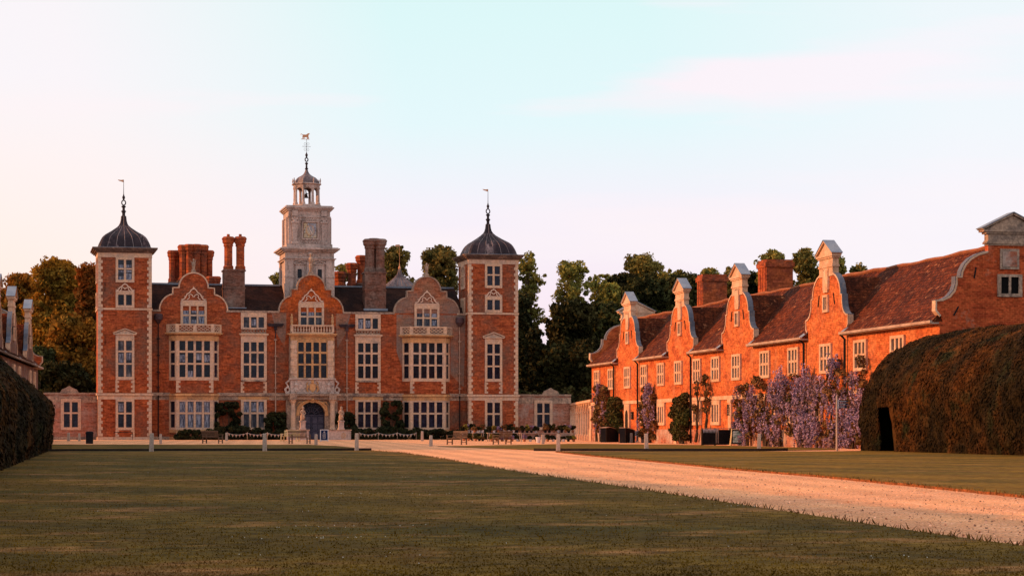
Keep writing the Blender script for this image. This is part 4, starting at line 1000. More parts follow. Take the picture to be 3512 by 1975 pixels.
b.prism([(CTX - .42, z + .22), (CTX + .18, z + .22), (CTX + .2, z + .42), (CTX + .34, z + .62), (CTX + .16, z + .62), (CTX - .05, z + .48), (CTX - .38, z + .48)], CTY - .03, CTY + .03)
for x in (-.4, -.28, .05, .15): b.prism([(CTX + x, z + .04), (CTX + x + .06, z + .04), (CTX + x + .09, z + .25), (CTX + x - .01, z + .25)], CTY - .025, CTY + .025)
b.tube([(CTX - .38, CTY, z + .46), (CTX - .55, CTY, z + .56), (CTX - .58, CTY, z + .4)], .03, 4)
b.build('weather_vane', 'gilt', cu)
#PART3

# ============================================================ THE TWO RANGES
AL = R(2.36)                        # the ranges are turned a little from the house's depth axis
wv = Vector((math.sin(AL), math.cos(AL), 0)); nv = Vector((math.cos(AL), -math.sin(AL), 0))
def WP(n, s, z=0): return nv * n + wv * s + Vector((0, 0, z))
def profile(k=1.0):
    h = [(3.3, 6.5), (3.42, 6.85), (3.62, 7.1), (3.62, 7.55), (3.3, 7.58), (2.98, 7.75), (2.74, 8.05), (2.64, 8.4), (2.64, 8.76), (2.40, 8.76), (2.36, 9.05), (2.2, 9.4), (1.95, 9.68), (1.6, 9.9), (1.3, 10.0), (1.15, 10.05), (1.15, 11.05)]
    return [(x if x < 1.2 else x * k, z) for x, z in h]
def shaped_gable(parent, T, k=1.0, th=.28, mat='brick_wing', low=6.4, win='small', name='gable'):
    """curved gable in local XZ, front face at y=0 looking to -y, centred on x=0"""
    h = [(x * k, z) for x, z in profile(1.0)]; kk = k; pts = [(-x, z) for x, z in h] + [(x, z) for x, z in h[::-1]]
    b = MB(T); b.prism(pts[::-1], 0, th); g = b.build(name, mat, parent)
    c = MB(T)
    c.ribbon([(-x, z) for x, z in h[1:-1]], .10, -.05, th + .02); c.ribbon([(x, z) for x, z in h[1:-1]][::-1], .10, -.05, th + .02)
    c.build('coping', 'render_pale', g)
    c = MB(T)
    c.ribbon([(-x - .10, z + .05) for x, z in h[3:-1]], .035, -.04, th + .03); c.ribbon([(x + .10, z + .05) for x, z in h[3:-1]][::-1], .035, -.04, th + .03)
    c.build('lead_capping', 'lead_side', g)
    n = MB(T)      # neck mouldings and small pediment
    nb0 = 9.98 if win != 'end' else 10.42
    n.box(-1.17 * k, 1.17 * k, -.05, th + .04, nb0, 11.0); n.box(-1.25 * k, 1.25 * k, -.10, th + .08, 10.50, 10.60); n.box(-1.21 * k, 1.21 * k, -.08, th + .06, 10.60, 10.67)
    n.box(-1.28 * k, 1.28 * k, -.12, th + .08, 11.0, 11.1); n.box(-1.42 * k, 1.42 * k, -.18, th + .12, 11.1, 11.22); n.prism([(-1.3 * k, 11.22), (1.3 * k, 11.22), (0, 11.95)], -.08, th + .06)
    n.ribbon([(-1.46 * k, 11.2), (0, 11.98)], .11, -.2, th + .14); n.ribbon([(0, 11.98), (1.46 * k, 11.2)], .11, -.202, th + .142)
    n.build('gable_pediment', 'render_pale' if win != 'end' else 'stone_dirty_shaded', g)
    n = MB(T); n.ribbon([(-1.52 * k, 11.26), (0, 12.09)], .04, -.24, th + .17); n.ribbon([(0, 12.09), (1.52 * k, 11.26)], .04, -.242, th + .172); n.build('pediment_lead', 'lead_pale', g)
    if win == 'small':
        n = MB(T); n.box(-.38, .38, -.10, .01, 9.05, 10.3); n.box(-.52, .52, -.05, .01, 10.3, 10.42)
        n.ribbon([(-.5, 10.42), (-.5, 9.2)], .06, -.09, 0); n.ribbon([(.44, 10.42), (.44, 9.2)], .06, -.09, 0); n.build('sunk_panel', 'render_pale', g)
        window(g, 0, 0, [-.17, .17], [(8.05, 8.78)], (-.46, .46), (7.9, 8.92), pane_w=.26, mat='render_pale', glass='glass_wing', T=T)
        n = MB(T)
        for s in (-1, 1): n.tube([(s * 1.25, -.03, 8.95), (s * 1.45, -.03, 8.3)], .035, 4)
        n.build('tie_bar', 'iron', g)
    return g
def range_building(name, loc, rz, L, depth, gables, wins, gf, doors, label, pipes, chim, strips=(), bm='brick_wing', cat='building'):
    root = empty(name, loc, rz, label, cat)
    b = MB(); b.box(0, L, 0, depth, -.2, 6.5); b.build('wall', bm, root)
    b = MB(); b.box(-.03, L + .03, -.09, .02, 3.08, 3.34); b.build('string_course', 'render_pale', root)
    b = MB(); b.box(-.02, L + .02, -.10, .02, -.2, 1.05); b.build('plinth', 'plaster_wall', root)
    b = MB()       # pale surrounds between ground floor panels
    half = depth / 2
    # eaves board + gutter between gables
    segs = []; x = 0
    for g in gables: segs.append((x, g - 3.35)); x = g + 3.35
    segs.append((x, L))
    for a, c in segs:
        e = MB(); e.box(a + .02, c - .02, -.42, .05, 6.42, 6.50); e.box(a + .02, c - .02, -.50, -.38, 6.46, 6.60); e.build('gutter', 'pipe_pale', root)
    # roof with a thin tile thickness, oversailing the wall
    r = MB(); ridge = 10.55
    sl_ = (ridge - 6.52) / (half + .45); zc_ = lambda y: 6.52 + (y + .45) * sl_
    r.add([(0.1, .46, zc_(.46)), (L - .45, .46, zc_(.46)), (L - .45, half, ridge), (0.1, half, ridge), (0.1, depth + .45, 6.52), (L - .45, depth + .45, 6.52), (L - .45, .46, 6.4), (.1, .46, 6.4)], [(3, 2, 5, 4), (7, 6, 1, 0), (0, 3, 4, 7), (1, 6, 5, 2)])
    nx_, ny_ = int(L / .9), 6; gv = []; gf_ = []
    for i in range(nx_ + 1):
        for j in range(ny_ + 1):
            x_ = .1 + (L - .55) * i / nx_; y_ = .46 + (half - .46) * j / ny_; w_ = 1 if 0 < j < ny_ and 0 < i < nx_ else 0
            gv.append((x_, y_, zc_(y_) + w_ * (.10 * mnoise.noise(Vector((x_ * .35, y_ * .6, 3))) + .05 * mnoise.noise(Vector((x_ * 1.1, y_ * 1.4, 8))) - .04)))
    for i in range(nx_):
        for j in range(ny_): a_ = i * (ny_ + 1) + j; gf_.append((a_, a_ + ny_ + 1, a_ + ny_ + 2, a_ + 1))
    r.add(gv, gf_)
    for a, c in segs: r.add([(a + .05, -.45, 6.52), (c - .05, -.45, 6.52), (c - .05, .462, zc_(.462)), (a + .05, .462, zc_(.462)), (a + .05, -.45, 6.44), (c - .05, -.45, 6.44), (c - .05, .462, 6.5), (a + .05, .462, 6.5)], [(0, 1, 2, 3), (4, 5, 1, 0), (5, 6, 2, 1), (7, 4, 0, 3)])
    ro = r.build('roof', 'roof_wing', root)
    r = MB(); nseg = int(L / 1.2)
    r.tube([(.2 + (L - .8) * i / nseg, half, ridge + .02 + .035 * math.sin(i * 1.7) + .05 * math.sin(i * .31)) for i in range(nseg + 1)], .11, 6); r.build('ridge_tiles', 'ridge', ro)
    # cross gables
    for g in gables:
        T = Matrix.Translation((g, -.015, 0)); shaped_gable(root, T, mat=bm)
        q = MB(); zt = 10.0; y_end = (zt - 6.5) / (ridge - 6.5) * half
        q.add([(g - 3.35, .45, 6.55), (g + 3.35, .45, 6.55), (g, .45, zt), (g, y_end + .3, zt), (g - 3.35, .3, 6.55), (g + 3.35, .3, 6.55)], [(0, 2, 3), (0, 3, 4), (1, 3, 2), (1, 5, 3)])
        q.build('cross_roof', 'roof_wing', root)
        q = MB()      # lead valleys at the foot
        for s in (-1, 1): q.add([(g + s * 3.4, -.40, 6.60), (g + s * 4.0, -.40, 6.62), (g + s * 3.6, .9, 7.62), (g + s * 3.15, .9, 7.58)], [(0, 1, 2, 3) if s > 0 else (3, 2, 1, 0)])
        q.build('lead_valley', 'lead_pale', root)
    # end gables
    T = Matrix.Translation((L + .015, half, 0)) @ Matrix.Rotation(R(90), 4, 'Z')
    g = shaped_gable(root, T, 1.12, .40, 'brick_wing_end', win='end'); g['label'] = 'shaped end gable with pediment facing the drive'
    e = MB(T); e.box(-half + .01, half - .01, -.012, .3, -.2, 6.52); e.build('end_wall', 'brick_wing_end', root)
    window(g, -.15, 0, [-.27, .27], [(7.98, 8.82)], (-.66, .66), (7.82, 8.96), pane_w=.42, mat='stone_dirty_shaded', glass='dark', T=T)
    w2 = MB(T); w2.box(-.66, .36, -.08, 0, 9.22, 10.25); bp = w2.build('blocked_window', 'stone_dirty_shaded', g); w2 = MB(T); w2.box(-.53, .23, -.10, 0, 9.35, 10.12); w2.build('blocking_panel', 'plaster_wall', g)
    w2 = MB(T)
    w2.tube([(-1.95, -.03, 9.3), (-2.05, -.03, 8.75)], .04, 4); w2.tube([(-2.9, -.03, 7.3), (-3.15, -.03, 6.85)], .04, 4); w2.build('tie_bar', 'iron', g)
    T = Matrix.Translation((-.015, half, 0)) @ Matrix.Rotation(R(-90), 4, 'Z')
    g = shaped_gable(root, T, 1.12, .45, 'brick_wing', win='none'); g['label'] = 'shaped end gable nearest the mansion'
    # windows
    for x in wins:
        window(root, x, 0, [-.60, 0, .60], [(4.52, 5.15), (5.30, 5.92)], (-1.02, 1.02), (4.34, 6.08), pane_w=.36, mat='render_pale', glass='glass_wing')
    for x in gf:
        window(root, x, 0, [-.60, 0, .60], [(1.58, 2.75)], (-1.1, 1.1), (1.36, 3.06), pane_w=.38, mat='render_pale', glass='glass_wing')
    for x in doors:
        d_ = MB(); ar = [(.45 * math.cos(R(180 - 20 * k)), 2.1 + .5 * math.sin(R(20 * k))) for k in range(10)]
        d_.box(x - .85, x + .85, -.13, 0, -.1, 3.06); dd = d_.build('door_surround', 'render_pale', root)
        d_ = MB(); d_.prism([(x + a, z) for a, z in ar][::-1] + [(x - .45, 0), (x + .45, 0)], -.145, -.125); d_.build('door', 'wood_dark', dd)
    for x in pipes:
        d_ = MB(); d_.tube([(x, -.16, .1), (x, -.16, 6.2), (x, -.42, 6.46)], .07, 6); d_.build('drainpipe', 'iron', root)
    for x in strips:
        d_ = MB(); d_.box(x - .32, x + .32, -.14, 0, 1.05, 3.08); d_.box(x - .40, x + .40, -.18, 0, 2.86, 3.081); d_.box(x - .38, x + .38, -.18, 0, 0, 1.049); d_.build('pilaster_strip', 'render_pale', root)
    for (x, w_, d0, zt) in chim:
        d_ = MB(); d_.box(x - w_ / 2, x + w_ / 2, depth - 2.4 + d0, depth - .4 + d0, 6, zt); d_.box(x - w_ / 2 - .12, x + w_ / 2 + .12, depth - 2.5 + d0, depth - .3 + d0, zt - .55, zt - .2)
        for i in range(3): d_.box(x - w_ / 2 + .12 + i * (w_ - .24) / 3 + .06, x - w_ / 2 + .12 + (i + 1) * (w_ - .24) / 3 - .06, depth - 2.45 + d0, depth - .35 + d0, zt - 2.6, zt - .55)
        d_.build('chimney', 'brick_flue', root)
    return root
def S_of(px, n=41.3):
    be = TH - AL; r = (px - CX) / F
    return n * (math.cos(be) - r * math.sin(be)) / (math.sin(be) + r * math.cos(be))
S0 = 179.85; S1 = 101.5; LEN = S0 - S1
X = lambda px: S0 - S_of(px)
east = range_building('service_range', WP(41.3, S0), -R(90) - AL, LEN, 7.8,
    [X(2154), X(2334), X(2531), X(2836)],
    [X(p) for p in (2050, 2098, 2154, 2211, 2269, 2329, 2393, 2457, 2528, 2626, 2724, 2835, 2954, 3082)],
    [X(p) for p in (2048, 2098, 2212, 2270, 2393, 2457, 2613, 2706, 2800)], [X(2154)],
    'sunlit orange brick service range with curved dormer gables, right of the forecourt',
    [X(2111), X(2193), X(2376), X(2765), X(2906)], [(S0 - S_of(2438, 47.6), 1.7, 0, 13.4), (S0 - S_of(2655, 47.6), 2.0, 0, 13.3)],
    [X(p) for p in (2030, 2322, 2508, 2575, 2660, 2752, 2812, 2880)])
GW = [186.5, 169.3, 155.7, 141.0, 124.0]
SW0, SW1 = 116.0, 197.0
west = range_building('service_range', WP(-9.05, SW0), R(90) - AL - R(2.1), SW1 - SW0, 7.4,
    [g - SW0 for g in GW], [g - SW0 + d for g in GW for d in (0, 5.3)], [g - SW0 for g in GW], [], 'brick service range mostly hidden behind the left hedge, only its gable tops showing', [], [], bm='brick_sooty_shaded')  # dark brick puts the shade of this range's unlit side into colour

# ---- low walls joining the house to the ranges
def flank_wall(x0, x1, wx, label, crest=None):
    y = YW + 1.0; root = empty('garden_wall', ((x0 + x1) / 2, y, 0), 0, label, 'wall', 'low walls beside the mansion'); o = (x0 + x1) / 2
    b = MB(); b.box(x0 - o, x1 - o, 0, .5, -.2, 4.4); b.build('wall', 'plaster_wall', root)
    b = MB(); b.box(x0 - o, x1 - o, -.14, .6, 4.36, 4.54); b.box(x0 - o, x1 - o, -.05, .01, 3.6, 4.2); b.box(x0 - o, x1 - o, -.05, .01, -.2, .3); b.build('wall_coping', 'stone_dirty_shaded', root)
    window(root, wx - o, 0, [-.38, .38], [(1.22, 2.5), (2.66, 3.66)], (-.95, .95), (.95, 3.95), pane_w=.56)
    if crest is not None:
        b = MB(); c = crest - o; b.prism([(c - .9, 4.5), (c + .9, 4.5), (c + .7, 4.85), (c + .3, 5.0), (c, 5.2), (c - .35, 5.0), (c - .7, 4.85)][::-1], 0, .35); b.build('crest', 'stone_dirty_shaded', root)
    return root
xl = at(150, 1400, YW + 1).x; xr = at(1958, 1400, YW + 1).x
flank_wall(xl, XC - 20.6, at(243, 1400, YW + 1).x, 'limewashed low brick wall with one tall window, left of the mansion', at(238, 1400, YW + 1).x)
flank_wall(XC + 20.6, xr, at(1863, 1400, YW + 1).x, 'limewashed low brick wall with one tall window, right of the mansion', at(1890, 1400, YW + 1).x)
# ---- arcaded screen from the wall end to the east range
A = Vector((xr, YW + .9, 0)); B = WP(41.35, S0 + .2); L = (B - A).length; ang = math.atan2((B - A).y, (B - A).x)
scr = empty('arcade_screen', A, ang, 'slender pale arcade running between the low wall and the orange range', 'arcade')
b = MB(); nb = 9; pw = L / nb
for i in range(nb + 1):
    x = i * pw; b.box(x - .22, x + .22, -.12, .28, 0, 3.0); b.box(x - .30, x + .30, -.2, .34, 0, .5); b.box(x - .28, x + .28, -.18, .32, 2.5, 2.62)
b.build('pier', 'render_pale', scr)
b = MB()
for i in range(nb):
    c = (i + .5) * pw; r = pw / 2 - .22; ar = [(c - r * math.cos(R(20 * k)), 2.6 + r * .55 * math.sin(R(20 * k))) for k in range(10)]
    for k in range(9): b.prism([ar[k], ar[k + 1], (ar[k + 1][0], 3.4), (ar[k][0], 3.4)][::-1], -.06, .2)
    b.box(c - r, c + r, 0, .15, 0, .55)
b.box(-.3, L + .3, -.16, .34, 3.4, 3.62); b.build_one('arched_head', 'render_pale', scr)

# ============================================================ HEDGES
def hedge(name, loc, rz, L, label, door=None, seed=3, steep=False):
    """local x runs along the hedge, the face is at y=0 looking to -y, it leans back over y>0"""
    g = np.random.default_rng(seed); root = empty(name, loc, rz, label, 'hedge', 'clipped yew hedges beside the lawn')
    prof = [(0.0, 0), (-.03, .8), (-.06, 1.6), (.0, 2.2), (.35, 2.7), (1.1, 3.4), (2.0, 4.25), (2.9, 5.1), (3.7, 5.7), (4.4, 5.92), (5.2, 5.8), (6.4, 5.0), (7.4, 3.6), (7.8, 2.0), (7.9, 0)]
    if steep: prof = [(0.0, 0), (-.05, .8), (-.12, 1.7), (-.08, 2.45), (.12, 3.2), (.55, 4.0), (1.25, 4.8), (2.2, 5.35), (3.2, 5.68), (4.3, 5.85), (5.4, 5.6), (6.6, 4.8), (7.4, 3.4), (7.8, 2.0), (7.9, 0)]
    pr = []
    for i in range(len(prof) - 1):
        for j in range(3): t = j / 3; pr.append((prof[i][0] * (1 - t) + prof[i + 1][0] * t, prof[i][1] * (1 - t) + prof[i + 1][1] * t))
    pr.append(prof[-1]); pr = np.array(pr); nx = int(L / .45)
    V = np.empty((nx + 1, len(pr), 3)); cy = 3.95
    for i in range(nx + 1):
        x = L * i / nx; e = min(x, 3.0) / 3.0          # rounded far end at x=0
        k = .93 + .07 * math.sqrt(max(0, 1 - (1 - e) ** 2)); kz = .92 + .08 * math.sqrt(max(0, 1 - (1 - e) ** 2))
        for j, (y, z) in enumerate(pr):
            nn = mnoise.noise(Vector((x * .35, y * .4, z * .4 + seed))) * .35 + mnoise.noise(Vector((x * 1.3, y * 1.3, z * 1.3 + seed))) * .22
            V[i, j] = (x, cy + (y - cy) * k * (1 + nn * .06 if z > .3 else 1) - (nn * .5 if z > .3 else 0), z * kz * (1 + nn * .04))
    vs = V.reshape(-1, 3); m = len(pr); b = MB(); fs = []
    for i in range(nx):
        for j in range(m - 1):
            a = i * m + j
            if door and door[0] < L * (i + .5) / nx < door[1] and (V[i, j, 1] < 1.0) and V[i, j, 2] < 2.15: continue
            fs.append((a, a + m, a + m + 1, a + 1))
    fs.append(tuple(range(m))[::-1]); fs.append(tuple(range(nx * m, nx * m + m)))
    b.add([tuple(p) for p in vs], fs); body = b.build('hedge_body', 'hedge', root)
    # leafy shell: tufts hanging down the clipped faces
    n = 150000; u = g.random(n); i = (u ** 1.0 * (nx - 1)).astype(int); j = (g.random(n) * (m * .78)).astype(int); fx = g.random(n)[:, None]; fy = g.random(n)[:, None]
    P = (V[i, j] * (1 - fx) + V[i + 1, j] * fx) * (1 - fy) + (V[i, j + 1] * (1 - fx) + V[i + 1, j + 1] * fx) * fy
    tt = V[i + 1, j] - V[i, j]; ss = V[i, j + 1] - V[i, j]; N = np.cross(tt, ss); N /= np.linalg.norm(N, axis=1, keepdims=True) + 1e-9
    if (N[:, 1] * (P[:, 1] - cy)).mean() < 0: N = -N
    wav = np.sin(P[:, 0] * 2.1 + P[:, 2] * 3.0 + np.sin(P[:, 0] * .9 + P[:, 2]) * 2) * .08
    P = P + N * (g.uniform(-.02, .075, n) + wav * .6)[:, None]
    if door:
        k = ~((P[:, 0] > door[0]) & (P[:, 0] < door[1]) & (P[:, 1] < 1.0) & (P[:, 2] < 2.2)); P = P[k]; N = N[k]
    # far end cap tufts
    q = g.random((5000, 2)); ey = q[:, 0] * 7.4 * .8 + .9; ez = q[:, 1] * 5.1; top = np.interp(ey, pr[:, 0], pr[:, 1]) * .86; kk = ez < top
    E_ = np.stack([g.uniform(-.15, .05, kk.sum()), ey[kk], ez[kk]], 1); P = np.concatenate([P, E_]); N = np.concatenate([N, np.tile([-1., 0, 0], (len(E_), 1))])
    k = len(P); t = np.stack([g.normal(.25, .55, k), -.25 * np.ones(k), -1 * np.ones(k)], 1); t -= N * (t * N).sum(1, keepdims=True) * .6; t /= np.linalg.norm(t, axis=1, keepdims=True)
    bb = np.cross(N, t) + g.normal(0, .35, (k, 3)); bb /= np.linalg.norm(bb, axis=1, keepdims=True) + 1e-9
    L_ = (.04 + .08 * g.random(k) ** 1.5)[:, None]; W_ = (.03 + .035 * g.random(k))[:, None]
    Q = np.empty((k, 4, 3)); Q[:, 0] = P - t * L_; Q[:, 1] = P + bb * W_; Q[:, 2] = P + t * L_ + N * .03; Q[:, 3] = P - bb * W_
    raw('hedge_leaves', Q.reshape(-1, 3), None, 'hedge', root)
    if door:
        d = MB(); d.box(door[0] - .1, door[1] + .1, .9, 1.0, 0, 2.5); d.build('doorway', 'dark', root)
    return root
# east hedge: x local runs from the far end towards the camera
hedge('yew_hedge', WP(36.8, 101.0), -R(90) - AL, 52, 'huge rounded dark yew hedge with a narrow doorway, right side of the lawn', door=(3.2, 5.2), seed=3, steep=True)
# west hedge is the mirror image
wh = hedge('yew_hedge', WP(-2.9, 114.5), -R(90) - AL, 112, 'tall clipped yew hedge at the left edge of the lawn', seed=8)  # near end is unseen, lengthened to keep lawn and drive in its shadow
wh.scale = (1, -1, 1)

# ============================================================ TREES
def store(key, h, rx, *a, **k):
    t, c = tree_proto(h, rx, *a, **k); PROTO[key] = (t, c, h, rx)
tr = [ # kind, px, top, depth, half width px, label
 ('warm', 195, 882, 262, 118, 'broad orange-lit tree left of the western domed tower'),
 ('warm', 305, 892, 250, 70, 'orange-lit tree whose crown touches the edge of the western domed tower'),
 ('warm', 80, 935, 268, 85, 'sloping orange-green tree near the left edge, lower than its neighbour'),
 ('warm', 15, 985, 275, 70, 'dim tree at the far left edge above the gable tops'),
 ('warm', 250, 1075, 240, 105, 'lower amber bushy tree in front of the broad tree, beside the western tower'),
 ('mass', 235, 1235, 228, 110, 'dark low tree just above the left garden wall'),
 ('mass', 125, 1180, 236, 75, 'dark low tree between the left gable tops and the amber tree'),
 ('airy', 945, 925, 270, 38, 'small distant tree beside the western edge of the clock tower'),
 ('airy', 1178, 892, 262, 52, 'sparse tree showing between the brick flues right of the clock tower'),
 ('green', 1362, 838, 268, 72, 'rounded green tree behind the little rear turret'),
 ('green', 1520, 836, 262, 92, 'full green tree between the greyish gable and the eastern tower'),
 ('airy', 1812, 862, 262, 58, 'tall airy tree touching the right side of the eastern tower'),
 ('airy', 1955, 880, 255, 92, 'open limbed tree with sky showing through, right of the eastern tower'),
 ('airy', 2060, 935, 270, 70, 'low sparse tree filling the dip beside the open limbed tree'),
 ('green', 2195, 868, 272, 98, 'tallest green tree above the first curved dormer gable'),
 ('airy', 2090, 960, 248, 70, 'bushy tree at the back of the far end gable of the orange range'),
 ('green', 2310, 918, 268, 92, 'green tree above the second curved dormer gable'),
 ('green', 2440, 920, 262, 85, 'green tree behind the first block chimney of the orange range'),
 ('airy', 2510, 905, 250, 55, 'thin topped tree between the two block chimneys'),
 ('green', 2650, 852, 255, 58, 'green tree right behind the second block chimney'),
 ('green', 2765, 845, 250, 62, 'dark green tree left of the tallest dormer gable'),
 ('green', 2865, 868, 246, 62, 'tree top showing just right of the tallest dormer gable'),
 ('green', 2945, 898, 250, 38, 'last small tree top sinking behind the tiled ridge'),
 ('cone', 1795, 1000, 236, 62, 'black-green conifer against the eastern tower'),
 ('cone', 1838, 1118, 228, 48, 'shorter columnar conifer in front of the black-green one'),
 ('mass', 1960, 1020, 240, 105, 'dark broad evergreen in the middle of the gap'),
 ('mass', 2080, 1030, 246, 110, 'dark evergreen behind the far end gable'),
 ('mass', 2230, 940, 250, 110, 'dark evergreen backing the first dormer gable'),
 ('mass', 1905, 1180, 228, 85, 'low dark evergreen just above the right garden wall'),
 ('mass', 2010, 1160, 226, 75, 'low dark evergreen beside the corner of the orange range'),
 ('mass', 2480, 940, 256, 90, 'dark evergreen between the third dormer gable and the block chimneys'),
 ('mass', 2585, 925, 258, 75, 'dark evergreen between the two block chimneys'),
 ('mass', 2140, 935, 262, 75, 'dark evergreen above the far end gable of the orange range'),
 ('mass', 2350, 938, 255, 120, 'dark evergreen backing the second dormer gable')]
for t_ in tr: tree(t_[0], 'tree', t_[1], t_[2], t_[3], t_[4], t_[5])
# a distant wood closing the horizon
def wood():
    cs = []
    for i in range(900):
        x = rng.uniform(-260, 520); cs.append((x, 420 + rng.uniform(-12, 12), rng.uniform(0, 9)))
    tag(raw('wood', clump_leaves(np.array(cs), np.full(len(cs), 3.6), 60, 1.2), None, 'leaf_dark'), 'distant dark belt of woodland beyond the house', 'woodland', kind='stuff')
wood()
# shrubs showing over the right-hand wall
for i, (px, py, w_, m_, lb) in enumerate([(1805, 1318, 2.4, 'leaf_climb', 'shrub over the wall nearest the eastern tower'), (1925, 1338, 1.8, 'leaf_bush', 'dark shrub over the wall by the crest'), (1972, 1322, 2.4, 'leaf_climb', 'yellow-green rounded shrub over the wall end'), (2012, 1335, 1.8, 'leaf_climb', 'green shrub over the arcade beside the range')]):
    p = at(px, py, YW + 4); bush('shrub', (p.x, p.y, 0), (w_ * 1.3, 2, p.z), 26, 130, .26, m_, lb, group='shrubs behind the right garden wall')

# ============================================================ CLIMBERS AND BORDERS AT THE HOUSE
fy = YW - 1.9
def hb(px0, px1, top, y, depth_, mat, label, size=.16, n=26, per=170, cat='shrub', group='shrubs against the mansion', lift=0):
    a = at(px0, top, y); b_ = at(px1, top, y); return bush('shrub', ((a.x + b_.x) / 2, y, 0), (b_.x - a.x, depth_, a.z), n, per, size, mat, label, cat, group, 0, lift)
hb(735, 832, 1372, YW - .6, .9, 'leaf_bush', 'square dark climber between the curtained bay and the left porch window', n=60)
hb(908, 984, 1413, YW - .7, 1.0, 'leaf_bush', 'rounded dark bush just left of the porch', n=44)
hb(1146, 1222, 1413, YW - .7, 1.0, 'leaf_bush', 'rounded dark bush just right of the porch', n=44)
hb(1302, 1386, 1370, YW - .6, .9, 'leaf_bush', 'square dark climber left of the eastern bay window', n=60)
xs = [(600, 690, 1476), (690, 775, 1468), (775, 860, 1466), (860, 940, 1472), (940, 985, 1478), (1205, 1290, 1470), (1290, 1370, 1468), (1370, 1450, 1470), (1450, 1530, 1474), (1530, 1600, 1476), (1600, 1690, 1474), (1690, 1780, 1476)]
names = ['under the curtained bay window', 'right of the curtained bay', 'behind the white post and bunting', 'below the bush left of the porch', 'next to the pale bench', 'right of the statue parapet', 'below the square climber on the right', 'under the eastern bay', 'at the right end of the eastern bay', 'at the foot of the dark drainpipe', 'at the foot of the eastern tower', 'behind the plant tables by the right garden wall']
for (a, c, t_), nm in zip(xs, names): hb(a, c, t_, YW - 2.9, 1.3, 'leaf_bush', 'low dark border shrubs ' + nm, n=30, per=150, group='low border along the mansion')
def pot_plant(): pass

# ============================================================ CLIMBERS ON THE EAST RANGE
def on_range(px, off=.35):
    return WP(41.3 - off, S_of(px))
RZ = -R(90) - AL
def climber(px, w_, z0, z1, n, per, mat, label, bloom=0, name='climber', size=.16, blooms=0, cat='climber', thick=.28, ztop=None):
    c = on_range(px, .25); root = empty(name, c, RZ, label, cat, 'climbers on the orange range'); g = rng
    u = g.uniform(-1, 1, n); vv = g.random(n); zz = z0 + (z1 - z0) * vv
    if ztop: lim = np.array([ztop(a) for a in u]); zz = z0 + (lim - z0) * vv
    wid = w_ / 2 * (1 - .45 * np.clip((zz - 2.2) / 2.5, 0, 1)) if not ztop else w_ / 2
    cs = np.stack([u * wid, -g.uniform(0, thick, n), zz], 1)
    raw('foliage', clump_leaves(cs, .22 + .16 * g.random(n), per, size), None, mat, root)
    t = MB(); 
    for i in range(max(2, int(w_ / 1.1))):
        x = (g.random() - .5) * w_ * .7; xx = x; pts = [(x, -.12, 0)]
        for k in range(5): xx += g.normal(0, .18); pts.append((xx, -.1 - .06 * g.random(), z1 * (k + 1) / 6))
        t.tube(pts, [.13, .11, .08, .06, .05, .03], 5)
    t.build('stem', 'bark', root)
    if blooms:
        npatch = max(5, blooms // 13); pu = g.uniform(-.95, .95, npatch); pv = g.random(npatch) ** .9; k0 = g.integers(0, npatch, blooms)
        u = np.clip(pu[k0] + g.normal(0, .13, blooms), -1, 1); vv = np.clip(pv[k0] + g.normal(0, .10, blooms), 0, 1); zz = z0 + .3 + (z1 - z0) * vv
        if ztop: lim = np.array([ztop(a) for a in u]); zz = z0 + .3 + (lim - .1 - z0) * vv; x = u * w_ / 2
        else: x = u * w_ / 2 * (1 - .45 * np.clip((zz - 2.2) / 2.5, 0, 1))
        y = -thick - g.uniform(-.25, .25, blooms)
        per_b = 26
        Lr = .45 + .5 * g.random(blooms); idx = np.repeat(np.arange(blooms), per_b); tt = g.random(len(idx)); rr = .13 * (1 - tt * .85); a = g.uniform(0, 6.28, len(idx))
        Lr = Lr * g.uniform(.6, 1.25, blooms); P = np.stack([x[idx] + rr * np.cos(a), y[idx] + rr * np.sin(a), zz[idx] - Lr[idx] * tt], 1); N = np.stack([np.cos(a), np.sin(a), np.zeros(len(a))], 1)
        raw('blossom', leaf_quads(P, N, .10 * (.7 + .6 * g.random(len(idx))), .5, 1.2), None, 'bloom', root)
    return root
climber(2075, 4.6, .9, 4.6, 60, 110, 'leaf_rust', 'bronze climber at the far end of the orange range, above the white bucket', blooms=40)
climber(2122, 4.0, .8, 3.5, 60, 120, 'leaf_climb', 'dark green climber beside the bronze one')
climber(2237, 3.9, .3, 4.3, 60, 70, 'leaf_rust', 'narrow tapering wisteria near the arched doorway', name='wisteria', blooms=130)
climber(2352, 3.8, .4, 3.5, 80, 120, 'leaf_climb', 'bright green climber with a bare foot, between two drainpipes')
# bare twisted stems
def bare(px, label):
    c = on_range(px, .2); root = empty('bare_climber', c, RZ, label, 'climber', 'climbers on the orange range'); 
    for x0 in (-1.4, 1.3):
        t = MB(); xx = x0; pts = []
        for k in range(9): pts.append((xx + .18 * math.sin(k * 1.9 + x0), -.12, .2 + k * .52)); xx *= .96
        t.tube(pts, [.13 - .009 * k for k in range(9)], 6)
        for k in (3, 5, 6, 7): p = pts[k]; t.tube([p, (p[0] + (.5 if k % 2 else -.45), -.14, p[2] + .45), (p[0] + (.7 if k % 2 else -.5), -.12, p[2] + .95)], [.05, .035, .015], 4)
        t.build('twisted_stem', 'bark', root)
    cs = np.stack([rng.uniform(-1.6, 1.6, 26), rng.uniform(-.3, 0, 26), rng.uniform(2.2, 4.8, 26)], 1); cs[:, 0] = np.where(rng.random(26) < .5, -1.3, 1.2) + rng.normal(0, .22, 26)
    raw('foliage', clump_leaves(cs, np.full(26, .2), 40, .12), None, 'leaf_rust', root)
bare(2422, 'almost leafless climber with two twisted trunks above the black barrier')
